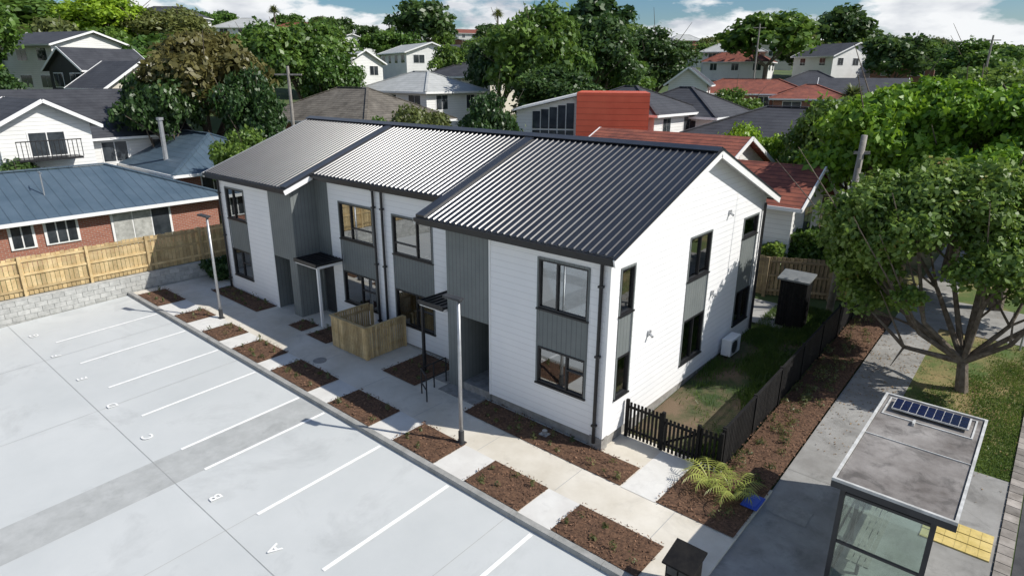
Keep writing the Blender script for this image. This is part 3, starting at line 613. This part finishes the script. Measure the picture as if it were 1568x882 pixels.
# ------------------------------------------------------------------ houses
def house(name,cx,cy,w,d,ang,eave,rise,roof,wm,rm,base=None,oh=.45,win=1,two=False):
    base=g(cx,cy)-.8 if base is None else base
    G=grp(name,(0,0,0));a=rad(ang)
    Tm=Matrix.Translation((cx,cy,0))@Matrix.Rotation(a,4,'Z')
    def fin(mb,n,m):
        o=mb.obj(n,m,None);o.matrix_world=Tm;o.parent=G;return o
    b=MB();b.box(-w/2,w/2,-d/2,d/2,base,eave)
    if roof=='gable_x':
        for x in(-w/2,w/2): b.poly((x,-d/2,eave),(x,d/2,eave),(x,0,eave+rise))
    if roof=='gable_y':
        for y in(-d/2,d/2): b.poly((-w/2,y,eave),(w/2,y,eave),(0,y,eave+rise))
    fin(b,'walls',M[wm])
    W2,D2=w/2+oh,d/2+oh;e=eave-.02-rise*oh/(d/2 if roof!='gable_y' else w/2)*.6;r=eave+rise
    b=MB()
    if roof=='hip':
        k=min(W2,D2)
        if W2>=D2: A,Bq=(-W2+k,0,r),(W2-k,0,r)
        else: A,Bq=(0,-D2+k,r),(0,D2-k,r)
        c=[(-W2,-D2,e),(W2,-D2,e),(W2,D2,e),(-W2,D2,e)]
        if W2>=D2: b.poly(c[0],c[1],Bq,A);b.poly(c[1],c[2],Bq);b.poly(c[2],c[3],A,Bq);b.poly(c[3],c[0],A)
        else: b.poly(c[0],c[1],A);b.poly(c[1],c[2],Bq,A);b.poly(c[2],c[3],Bq);b.poly(c[3],c[0],A,Bq)
        b.poly(*c[::-1])
        tr=MB();
        for p,q in zip(c,c[1:]+c[:1]): tr.beam((p[0],p[1],e-.07),(q[0],q[1],e-.07),.08,.16)
        rc=MB()
        for p in c: rc.beam(p[:2]+(e+.04,),((A if (p[0]<0 if W2>=D2 else p[1]<0) else Bq))[:2]+(r+.04,),.2,.06)
        rc.beam(A[:2]+(r+.05,),Bq[:2]+(r+.05,),.2,.06) if W2!=D2 else None
        fin(rc,'ridge_caps',M[rm])
    else:
        if roof=='gable_x': pts=lambda s,z,t:(t*W2,s*D2,z)
        else: pts=lambda s,z,t:(s*W2,t*D2,z)
        for s in(-1,1):
            q=[pts(s,e,-1),pts(s,e,1),pts(0,r,1),pts(0,r,-1)];b.poly(*q);b.poly(*[(x,y,z-.1) for x,y,z in q][::-1])
        tr=MB()
        for s in(-1,1):
            tr.beam(pts(s,e-.06,-1),pts(s,e-.06,1),.08,.14)
            for t in(-1,1): tr.beam(pts(s,e-.06,t*1.003),pts(0,r-.06,t*1.003),.05,.18)
    fin(b,'roof',M[rm]);fin(tr,'fascia',M['wtrim'])
    if win:
        fw=MB();gw=MB();rows=[eave-1.6]+([eave-4.2] if two else [])
        for zb in rows:
            for side in range(4):
                ln=w if side%2==0 else d;n=max(1,int(ln/3.0))
                for i in range(n):
                    cxx=-ln/2+(i+.5)*ln/n;hw=min(.8,ln/n*.3)*random.uniform(.6,1.15)
                    for mb,gr,dd in((fw,.07,.025),(gw,0,.045)):
                        lo,hi=cxx-hw-gr,cxx+hw+gr
                        parts=((lo,cxx-.03),(cxx+.03,hi)) if mb is gw else ((lo,hi),)
                        for lo,hi in parts:
                            if side==0: mb.box(lo,hi,-d/2-dd,-d/2-.003,zb-gr,zb+1.15+gr)
                            if side==2: mb.box(lo,hi,d/2+.003,d/2+dd,zb-gr,zb+1.15+gr)
                            if side==1: mb.box(w/2+.003,w/2+dd,lo,hi,zb-gr,zb+1.15+gr)
                            if side==3: mb.box(-w/2-dd,-w/2-.003,lo,hi,zb-gr,zb+1.15+gr)
        fin(fw,'window_frames',M['wtrim']);fin(gw,'window_glass',M['glassd'])
    return G
def at(az,d): return CX+d*math.cos(rad(az)),CY+d*math.sin(rad(az))
HS=[]
def far(name,az,d,w,dp,ang,eave,ridge,roof,wm,rm,**k):
    x,y=at(az,d);HS.append((az,d,math.degrees(math.atan(max(w,dp)*.55/d)),(eave-1.9-(1.5 if k.get('two') else 0)-CZ)/d));return house(name,x,y,w,dp,ang,eave,ridge-eave,roof,wm,rm,**k)
NB=house('brick_house',-30.3,-5.4,7.6,17.2,0,3.15,1.55,'hip','brick','roofblue',base=.8,win=0,oh=.5)
fw=MB();gw=MB();cw=MB()
for y0,y1,z0,z1,cu_ in((-8.0,-6.6,1.9,2.9,0),(-5.9,-5.1,1.9,2.9,0),(-4.6,-3.4,1.9,2.9,0),(-10.5,-9.2,1.9,2.9,0),(-1.9,.7,1.3,2.95,1)):
    fw.box(-26.5,-26.44,y0-.08,y1+.08,z0-.08,z1+.08);k=3 if y1-y0>1 else 2
    for i in range(k): (cw if cu_ and i<2 else gw).box(-26.44,-26.42,y0+(y1-y0)*i/k+.03,y0+(y1-y0)*(i+1)/k-.03,z0,z1)
for b_,n_,m_ in((fw,'window_frames','wtrim'),(gw,'window_panes','glassd'),(cw,'curtained_door','curtain')): b_.obj(n_,M[m_],NB)
b=MB();b.tube((-28,-4,3.6),(-28,-4,4.9),.03);b.tube((-28.3,-4,4.85),(-27.7,-4,4.85),.02);b.obj('tv_aerial',M['steel'],NB)
NB=house('blue_roof_house',-36.5,6.6,13,7.4,0,4.0,1.6,'hip','brick','roofblue',base=.8,oh=.5)
b=MB();b.tube((-33.2,3.6,4.2),(-33.2,3.6,6.6),.13);b.tube((-33.2,3.6,6.6),(-33.2,3.6,6.75),.2);b.obj('flue',M['steel'],NB)
HS.append((161,44,9,-.07))
far('black_roof_house',164,52,10,9,3,5.6,8.2,'gable_y','wallw','roofdark',two=True)
BR=far('white_wing_house',167.0,44,5,4.2,3,6.7,7.9,'gable_x','wallw','roofdark',two=True)
bx,by=at(167.0,44);b=MB();x1=bx+2.75
b.box(x1-.2,x1+.9,by-1.5,by+1.3,4.95,5.05)
for i in range(15): b.box(x1+.86,x1+.89,by-1.5+i*.2,by-1.47+i*.2,5.05,5.9)
b.box(x1+.84,x1+.9,by-1.5,by+1.35,5.9,5.95);b.obj('balcony',M['black'],BR)
far('white_modern_house',164,88,9,9,20,12.0,13.4,'gable_x','wallw','roofdark',two=True)
far('black_clad_house',162,74,6,6,10,9.6,11.4,'gable_y','walld','roofdark',two=True)
far('pale_house',160.6,66,5,6,10,8.2,10.2,'gable_x','wallc','roofdark')
far('brown_tile_roof_house',144,55,12.5,9,5,6.0,8.2,'hip','brick','roofbrown')
far('white_hip_roof_house',138.3,62,9,7,0,8.0,9.5,'hip','wallw','roofgrey')
far('pale_blue_roof_house',138.6,110,12,8,-20,12.6,14.0,'gable_x','wallw','roofgrey')
far('white_gabled_house',144,95,6,6,0,10.8,12.4,'gable_x','wallw','roofgrey',two=True)
far('hill_house',151.5,150,11,8,40,18.2,20.0,'hip','wallw','roofgrey')
far('hill_house',157,165,14,8,40,20.8,22.8,'hip','wallw','roofdark')
far('hill_house',138.7,170,8,7,40,20.6,22.6,'gable_x','wallw','roofgrey')
far('grey_roof_house',120.5,50,8,7,0,6.9,8.5,'hip','wallw','roofdark',two=True)
far('grey_roof_house',116,54,8,7,0,6.6,8.4,'hip','wallw','roofdark',two=True)
far('dark_hip_roof_house',108,45,9.5,7,0,5.9,7.4,'hip','wallw','roofdark',two=True)
far('red_brick_house',111,82,13,7,20,7.6,9.0,'hip','brick','roofred')
far('red_brick_wing_house',106.5,76,7,6,20,7.3,8.5,'hip','brick','roofred')
far('white_gabled_cottage',115.7,76,4,5,20,8.6,10.2,'gable_y','wallw','roofdark',two=True)
far('white_villa',112.5,135,11,8,20,13.8,15.8,'hip','wallw','roofgrey',two=True)
far('charcoal_roof_house',106.5,92,9,8,15,8.2,10,'hip','wallc','roofdark')
far('charcoal_roof_house',103,84,8,8,15,7.6,9.2,'gable_x','wallw','roofdark')
far('charcoal_roof_house',98,66,10,8,0,7.6,9.0,'hip','wallc','roofgrey')
far('charcoal_roof_house',134,80,9,8,15,9.2,10.8,'hip','wallc','roofdark')
house('red_tile_roof_house',-8.2,18.5,7.6,7,0,4.95,1.55,'gable_x','wallw','roofred',base=.5)
house('red_tile_roof_bungalow',-2.2,16.6,3.4,4.0,0,4.4,1.25,'gable_x','wallw','roofred',base=.5)
HB=grp('red_box_house');a=rad(32);
Tm=Matrix.Translation((*at(122.3,40),0))@Matrix.Rotation(a,4,'Z')
def fin2(mb,n,m): o=mb.obj(n,m,None);o.matrix_world=Tm;o.parent=HB
b=MB();b.box(-1.9,2.4,0,6,2,8.25);fin2(b,'red_volume',M['redbox'])
b=MB();b.v+=[(-5.6,.4,2),(-1.92,.4,2),(-1.92,.4,8.0),(-5.6,.4,7.15),(-5.6,6,2),(-1.92,6,2),(-1.92,6,8.0),(-5.6,6,7.15)];b.f+=[(0,1,2,3),(7,6,5,4),(3,7,4,0),(3,2,6,7)];fin2(b,'white_volume',M['wallw'])
b=MB();b.beam((-5.8,.2,7.2),(-1.93,.2,8.12),.5,.12);b.beam((-5.8,3,7.2),(-1.93,3,8.12),6,.1);fin2(b,'skillion_roof',M['wtrim'])
b=MB()
for i in range(5):
    x=-4.6+i*.52;zt=7.0+(x+5.6)*.23-.1;b.box(x,x+.46,.36,.395,6.1,zt);b.box(x,x+.46,.36,.395,4.9,6.0)
fin2(b,'clerestory_windows',M['glassd'])
HS.append((122.5,40,7,-.1));HS.append((115,33,9,-.12))
for i in range(26):
    az=random.uniform(94,172);d=random.uniform(115,290);x,y=at(az,d);zb=g(x,y)
    w=random.uniform(8,13);house('suburban_house',x,y,w,random.uniform(6.5,9),random.uniform(0,90),zb+random.choice([3.2,4.6]),random.uniform(1.4,2.2),random.choice(['hip','hip','gable_x','gable_y']),random.choice(['wallw','wallw','wallc','brick']),random.choice(['roofdark','roofgrey','roofbrown','roofred','roofdark']))
    HS.append((az,d,math.degrees(w*.15/d),(zb+2.4-CZ)/d))

# ------------------------------------------------------------------ trees
def tubes_np(segs,k=8):
    V=[]
    for p0,p1,r0,r1 in segs:
        a=np.array(p0,float);b=np.array(p1,float);d=b-a;d/=np.linalg.norm(d)+1e-9;r=np.cross(d,[.1,.2,1.]);r/=np.linalg.norm(r)+1e-9;u=np.cross(r,d)
        for i in range(k):
            t=[2*np.pi*i/k,2*np.pi*(i+1)/k];c=[r*np.cos(q)+u*np.sin(q) for q in t]
            V+= [a+c[0]*r0,b+c[0]*r1,b+c[1]*r1,a+c[1]*r0]
    return np.array(V)
def limbs(rs,base,targets,r0,fork):
    segs=[(base,fork,r0,r0*.75)]
    for t in targets:
        t=np.array(t,float);f=np.array(fork,float);mid=f*.5+t*.5+rs.normal(0,.06,3)*np.linalg.norm(t-f);mid[2]-=.08*np.linalg.norm(t-f)
        ra=r0*.5;segs+=[(f,mid,ra,ra*.6),(mid,t,ra*.6,ra*.2)]
        for k in range(2):
            e=t+rs.normal(0,.25,3)*np.linalg.norm(t-f);segs.append((mid,e,ra*.4,ra*.1))
    return segs
def crown(rs,c,R,nb,br,n,size,up=.25,low=-.35,extra=None):
    c=np.array(c,float);R=np.array(R,float)
    D=rs.normal(size=(nb,3));D/=np.linalg.norm(D,axis=1)[:,None];D[:,2]=np.where(D[:,2]<low,-D[:,2],D[:,2])
    rr=rs.uniform(.35,1.0,nb)**.6;B=c+D*R*rr[:,None]*.82;Br=br*rs.uniform(.5,1.3,nb)
    if extra is not None: B=np.concatenate([B,np.array(extra)[:,:3]]);Br=np.concatenate([Br,np.array(extra)[:,3]]);nb=len(B)
    w=Br**2/np.sum(Br**2);k=rs.choice(nb,n,p=w)
    d=rs.normal(size=(n,3));d/=np.linalg.norm(d,axis=1)[:,None];d[:,2]=np.where((d[:,2]<-.2)&(rs.random(n)<.6),-d[:,2],d[:,2])
    lump=1+.26*np.sin(d[:,0]*7+k)*np.sin(d[:,1]*6+2*k)+.13*rs.normal(size=n)
    P=B[k]+d*(Br[k]*lump*rs.uniform(.72,1.05,n))[:,None]*np.array([1,1,.78])
    Nn=d*.6+rs.normal(0,.55,(n,3))+np.array([0,0,up]);Nn/=np.linalg.norm(Nn,axis=1)[:,None]
    return scatter_leaf(P,Nn,size,.6),B
def tree_mesh(name,seed,c,R,nb,br,n,size,base,fork,r0,leaf,nt=7,**k):
    rs=np.random.default_rng(seed);Lv,B=crown(rs,c,R,nb,br,n,size,**k);idx=rs.choice(len(B),min(nt,len(B)),replace=False)
    Tv=tubes_np(limbs(rs,base,[B[i] for i in idx],r0,fork));V=np.concatenate([Lv,Tv]);mi=np.concatenate([np.zeros(len(Lv)//4),np.ones(len(Tv)//4)])
    return quads_mesh(name,V,[LF[leaf],M['bark']],mi)
def put(name,me,loc,sc=(1,1,1),rot=0,leaf=None):
    o=bpy.data.objects.new(name,me);col.objects.link(o);o.location=loc;o.scale=sc;o.rotation_euler=(0,0,rot)
    if leaf: o.material_slots[0].link='OBJECT';o.material_slots[0].material=LF[leaf]
    return o
zt=g(6.55,9.1)
ex=[(-3.3,.2,2.5,.55),(-3.6,.8,3.0,.6),(-2.9,-.6,2.3,.5),(-3.9,.4,3.8,.7),(-2.4,.9,2.2,.5),(-3.0,1.6,2.6,.6),(1.4,-.8,3.2,.5),(1.9,.1,2.8,.5),(-3.5,-.2,3.2,.6),(-1.6,-1.6,2.9,.45),(-3.4,-1.0,4.5,.7),(-3.8,-.3,4.7,.75),(-3.0,-.8,5.2,.7),(-3.9,.9,4.6,.7),(-2.6,-1.5,4.0,.6)]
me=tree_mesh('street_tree',3,(-1.15,.6,4.35),(3.4,3.2,2.1),66,.62,58000,.085,(0,0,-.1),(-.15,.05,.9),.19,'street',15,low=-.6,extra=ex)
put('street_tree',me,(6.55,9.1,zt))
me=tree_mesh('large_green_tree',5,(0,0,4.6),(4.3,4.0,3.0),75,.85,46000,.135,(0,0,0),(0,0,2),.3,'bright',8)
put('large_green_tree',me,(4.6,20.2,g(4.6,20)),(1,1,1.1));
me2=tree_mesh('large_green_tree',6,(0,0,4.2),(3.3,3.3,2.7),60,.8,32000,.135,(0,0,0),(0,0,2),.25,'bright',8)
put('large_green_tree',me2,(1.5,19.4,g(1.3,19)),(1.05,1.05,1.15));put('large_green_tree',me2,(6.6,16.8,g(6.6,17)),(.95,.95,.9),2.0)
put('large_green_tree',me,(8.5,25,g(8.5,25)),(1,1,1.15),1)
VT=[]
for s in range(5):
    VT.append(tree_mesh('tree_form',60+s,(0,0,1.15),(1,1,.85 if s<3 else 1.15),46,.25,12000,.046,(0,0,-.3),(0,0,.5),.07,'mid',6))
far_forms=[]
for s in range(4):
    far_forms.append(tree_mesh('tree_form_far',80+s,(0,0,1.1),(1,1,.85),30,.3,3400,.08,(0,0,-.3),(0,0,.5),.06,'mid',4))
def tree(az,d,r,toptan,leaf,v=0,name='broadleaf_tree'):
    x,y=at(az,d);zb=g(x,y);zt=CZ+toptan*d;hz=(zt-zb)/(2.0 if v<3 else 2.3);me=(VT[v%5] if d<115 else far_forms[v%4])
    return put(name,me,(x,y,zb),(r,r,max(hz,.5)),random.uniform(0,6),leaf)
tree(155.3,50,4.8,.055,'purple',0);tree(158.4,48,2.8,.02,'dark',1);tree(152.3,47,2.6,.005,'dark',2)
tree(148,66,5.6,.078,'mid',1);tree(151,72,4.8,.065,'mid',2);tree(145.5,62,3,.03,'mid',0)
tree(161,112,8,.10,'bright',3);tree(166,120,9,.085,'mid',2);tree(157,108,7,.08,'olive',2);tree(170,80,6,.085,'mid',1);tree(167,140,9,.095,'dark',1)
tree(138,150,8,.108,'dark',1);tree(128.5,60,5.4,.096,'mid',2);tree(124,64,5,.08,'dark',0);tree(131.5,66,4,.065,'dark',1)
tree(126.5,52,4.4,.02,'dark',4);tree(134.5,84,4.5,.055,'mid',1)
tree(118.5,84,5.5,.072,'dark',3);tree(121,110,6,.075,'mid',1);tree(124,135,8,.11,'dark',2)
tree(110,122,8,.09,'mid',1);tree(105,150,8,.087,'dark',2);tree(101,120,6,.055,'dark',0);tree(96,100,6,.05,'mid',3);tree(94,62,4.5,.022,'mid',1)
tree(132.5,38,2.2,-.015,'dark',3);tree(138.5,40,2.4,-.038,'olive',1,'shrub_tree');tree(153,39,2.0,-.075,'mid',2,'shrub_tree')
tree(167.5,40,2.2,-.10,'dark',1,'shrub_tree');tree(142,42,1.8,-.06,'mid',0,'shrub_tree')
tree(110,38,2.0,-.06,'bright',1,'shrub_tree');tree(104.5,36,2.6,-.03,'mid',2);tree(101,45,4,0.0,'mid',3);tree(112,62,3,-.01,'mid',3,'shrub_tree')
cnt=0
for i in range(1700):
    d=56+240*random.random()**.8;az=random.uniform(91,173);r=random.uniform(2.2,6.0)*(1+d/350);x,y=at(az,d);zb=g(x,y);h=r*random.uniform(1.4,2.3);top=(zb+h-CZ)/d;hw=math.degrees(r/d);ok=True
    for (a2,d2,w2,bt) in HS:
        if abs(a2-az)<w2+hw*.7 and d<d2 and top>bt+.004: ok=False;break
        if abs(a2-az)<w2+hw*.3 and abs(d-d2)<r+4: ok=False;break
    lim=np.interp(az,[92,105,118,130,145,160,172],[.045,.055,.06,.072,.08,.085,.085])
    if top>lim: ok=False
    if not ok: continue
    cnt+=1;me=VT[i%5] if d<80 else far_forms[i%4];put('background_tree',me,(x,y,zb),(r,r*random.uniform(.75,1.1),h/2),random.uniform(0,6),random.choice(['mid','dark','mid','olive','dark','mid','purple' if random.random()<.3 else 'bright']))
print('trees',cnt)
rs=np.random.default_rng(5)
def hedge(name,x0,x1,y0,y1,z0,z1,n,leaf):
    P=np.stack([rs.uniform(x0,x1,n),rs.uniform(y0,y1,n),z0+(z1-z0)*rs.random(n)**.6],1);P+=.12*np.sin(P[:,[1,2,0]]*5)
    N_=rs.normal(0,1,(n,3));N_[:,2]=abs(N_[:,2]);N_/=np.linalg.norm(N_,axis=1)[:,None]
    me=quads_mesh(name,scatter_leaf(P,N_,.09),[LF[leaf]]);o=bpy.data.objects.new(name,me);col.objects.link(o)
hedge('hedge',-.8,3.4,14.6,15.9,.8,3.2,15000,'mid');hedge('hedge',-7,-.6,13.9,14.6,.8,2.6,12000,'mid')
hedge('hedge',-21.3,-19.9,-.2,3,.3,1.1,5000,'dark')
def fronds(Pm,cx,cy,cz,nf,l0,l1,rise,leafl,wid):
    for k in range(nf):
        t=2*math.pi*k/nf+random.uniform(-.2,.2);ln=random.uniform(l0,l1);prev=None
        for s in np.linspace(0.1,1,12):
            p=np.array([cx+math.cos(t)*ln*s,cy+math.sin(t)*ln*s,cz+rise*(1.36*s-1.0*s*s)]);side=np.array([-math.sin(t),math.cos(t),0]);fw_=np.array([math.cos(t),math.sin(t),.0])
            for sg in(-1,1):
                l=leafl*math.sin(math.pi*min(s+.1,.98))+.05;e=p+side*sg*l+fw_*leafl*.5+np.array([0,0,-leafl*.25]);w_=fw_*wid;Pm+=[p-w_,p+w_,e+w_*.2,e-w_*.2]
            if prev is not None: w_=side*wid*.9;Pm+=[prev-w_,prev+w_,p+w_,p-w_]
            prev=p
Pm=[]
fronds(Pm,2.72,.42,.2,9,.5,.8,.75,.22,.014);fronds(Pm,3.3,.3,.2,9,.5,.8,.75,.22,.014)
pmt=leafmat('palm_leaf',(.13,.18,.03),(.36,.42,.11))
me=quads_mesh('palm_plant',np.array(Pm),[pmt]);o=bpy.data.objects.new('palm_plant',me);col.objects.link(o)
for az,d,tt in((149.6,130,.093),(131.8,120,.096),(103.5,58,.0)):
    x,y=at(az,d);zt_=CZ+tt*d;Pm=[]
    n=260;D=rng.normal(size=(n,3));D[:,2]=abs(D[:,2])*.8-.25;D/=np.linalg.norm(D,axis=1)[:,None];c0=np.array([x,y,zt_-1.3])
    for q in D:
        sd_=np.cross(q,[0,0,1.]);sd_/=np.linalg.norm(sd_)+1e-9;l=random.uniform(.9,1.5);a0=c0+q*.1;m0=c0+q*l*.6;e0=c0+q*l+np.array([0,0,-.25]);Pm+=[a0-sd_*.05,a0+sd_*.05,m0+sd_*.06,m0-sd_*.06,m0-sd_*.06,m0+sd_*.06,e0+sd_*.01,e0-sd_*.01]
    n1=len(Pm)//4;Tv=tubes_np([((x,y,g(x,y)-.5),(x,y,zt_-1.2),.2,.14)]);me=quads_mesh('cabbage_tree',np.concatenate([np.array(Pm),Tv]),[LF['olive'],M['bark']],np.concatenate([np.zeros(n1),np.ones(len(Tv)//4)]))
    o=bpy.data.objects.new('cabbage_tree',me);col.objects.link(o)
for az,d,tt in((110.8,100,.07),(149,44,.012),(95.5,90,.05)):
    x,y=at(az,d);P=grp('power_pole',(x,y,0));b=MB();zt_=CZ+tt*d;b.tube((x,y,g(x,y)),(x,y,zt_),.13,.09);b.beam((x-.7,y-.5,zt_-.5),(x+.7,y+.5,zt_-.5),.1,.1);b.obj('pole_and_crossarm',M['pole'],P)

# ------------------------------------------------------------------ sun, sky, camera
SAZ,SEL=26,43.5
sd=Vector((math.cos(rad(SAZ))*math.cos(rad(SEL)),math.sin(rad(SAZ))*math.cos(rad(SEL)),math.sin(rad(SEL))))
ld=bpy.data.lights.new('sun','SUN');ld.energy=5.0;ld.angle=rad(.5);ld.color=(1,.96,.89);lo=bpy.data.objects.new('sun',ld);col.objects.link(lo);lo.rotation_euler=(-sd).to_track_quat('-Z','Y').to_euler();lo.location=(20,10,30)
w=bpy.data.worlds.new('World');S.world=w;w.use_nodes=True;N=w.node_tree.nodes;Lk=w.node_tree.links
bgn=N['Background'];bgn.inputs['Strength'].default_value=.095
sk=N.new('ShaderNodeTexSky');sk.sky_type='NISHITA';sk.sun_disc=False;sk.sun_elevation=rad(SEL);sk.sun_rotation=rad(90-SAZ);sk.ozone_density=3.5
hsv=N.new('ShaderNodeHueSaturation');hsv.inputs['Saturation'].default_value=1.4;Lk.new(sk.outputs[0],hsv.inputs['Color'])
tc=N.new('ShaderNodeTexCoord');mp=N.new('ShaderNodeMapping');mp.inputs['Scale'].default_value=(1,1,3.0);mp.inputs['Location'].default_value=(.35,.1,0);Lk.new(tc.outputs['Generated'],mp.inputs['Vector'])
nz=N.new('ShaderNodeTexNoise');nz.inputs['Scale'].default_value=6.5;nz.inputs['Detail'].default_value=10;nz.inputs['Roughness'].default_value=.55;Lk.new(mp.outputs[0],nz.inputs['Vector'])
cr=N.new('ShaderNodeValToRGB');cr.color_ramp.elements[0].position=.45;cr.color_ramp.elements[1].position=.52;Lk.new(nz.outputs['Fac'],cr.inputs[0])
sz=N.new('ShaderNodeSeparateXYZ');Lk.new(tc.outputs['Generated'],sz.inputs[0]);mz=N.new('ShaderNodeMapRange');mz.inputs['From Min'].default_value=.3;mz.inputs['From Max'].default_value=.6;mz.inputs['To Min'].default_value=1;mz.inputs['To Max'].default_value=.15;Lk.new(sz.outputs['Z'],mz.inputs[0])
ml=N.new('ShaderNodeMath');ml.operation='MULTIPLY';Lk.new(cr.outputs[0],ml.inputs[0]);Lk.new(mz.outputs[0],ml.inputs[1])
nz2=N.new('ShaderNodeTexNoise');nz2.inputs['Scale'].default_value=11;nz2.inputs['Detail'].default_value=8;Lk.new(mp.outputs[0],nz2.inputs['Vector'])
cc=N.new('ShaderNodeValToRGB');cc.color_ramp.elements[0].position=.33;cc.color_ramp.elements[1].position=.56;cc.color_ramp.elements[0].color=(5.8,6.2,6.9,1);cc.color_ramp.elements[1].color=(9.8,10,10.2,1);Lk.new(nz2.outputs['Fac'],cc.inputs[0])
mx=N.new('ShaderNodeMixRGB');Lk.new(ml.outputs[0],mx.inputs[0]);Lk.new(hsv.outputs[0],mx.inputs[1]);Lk.new(cc.outputs[0],mx.inputs[2]);Lk.new(mx.outputs[0],bgn.inputs['Color'])
yaw,pitch,roll,f=2.2774,.3199,.0061,976.9855
fv=Vector((math.cos(yaw)*math.cos(pitch),math.sin(yaw)*math.cos(pitch),-math.sin(pitch)));r=Vector((math.sin(yaw),-math.cos(yaw),0));u=r.cross(fv)
r2=r*math.cos(roll)+u*math.sin(roll);u2=-r*math.sin(roll)+u*math.cos(roll)
cd=bpy.data.cameras.new('drone_camera');cam=bpy.data.objects.new('drone_camera',cd);col.objects.link(cam)
cam.matrix_world=Matrix(((r2.x,u2.x,-fv.x,7.4302),(r2.y,u2.y,-fv.y,-12.2247),(r2.z,u2.z,-fv.z,9.1438),(0,0,0,1)))
cd.sensor_width=36;cd.lens=f/1568*36;cd.clip_end=6000;cd.clip_start=.1
S.camera=cam
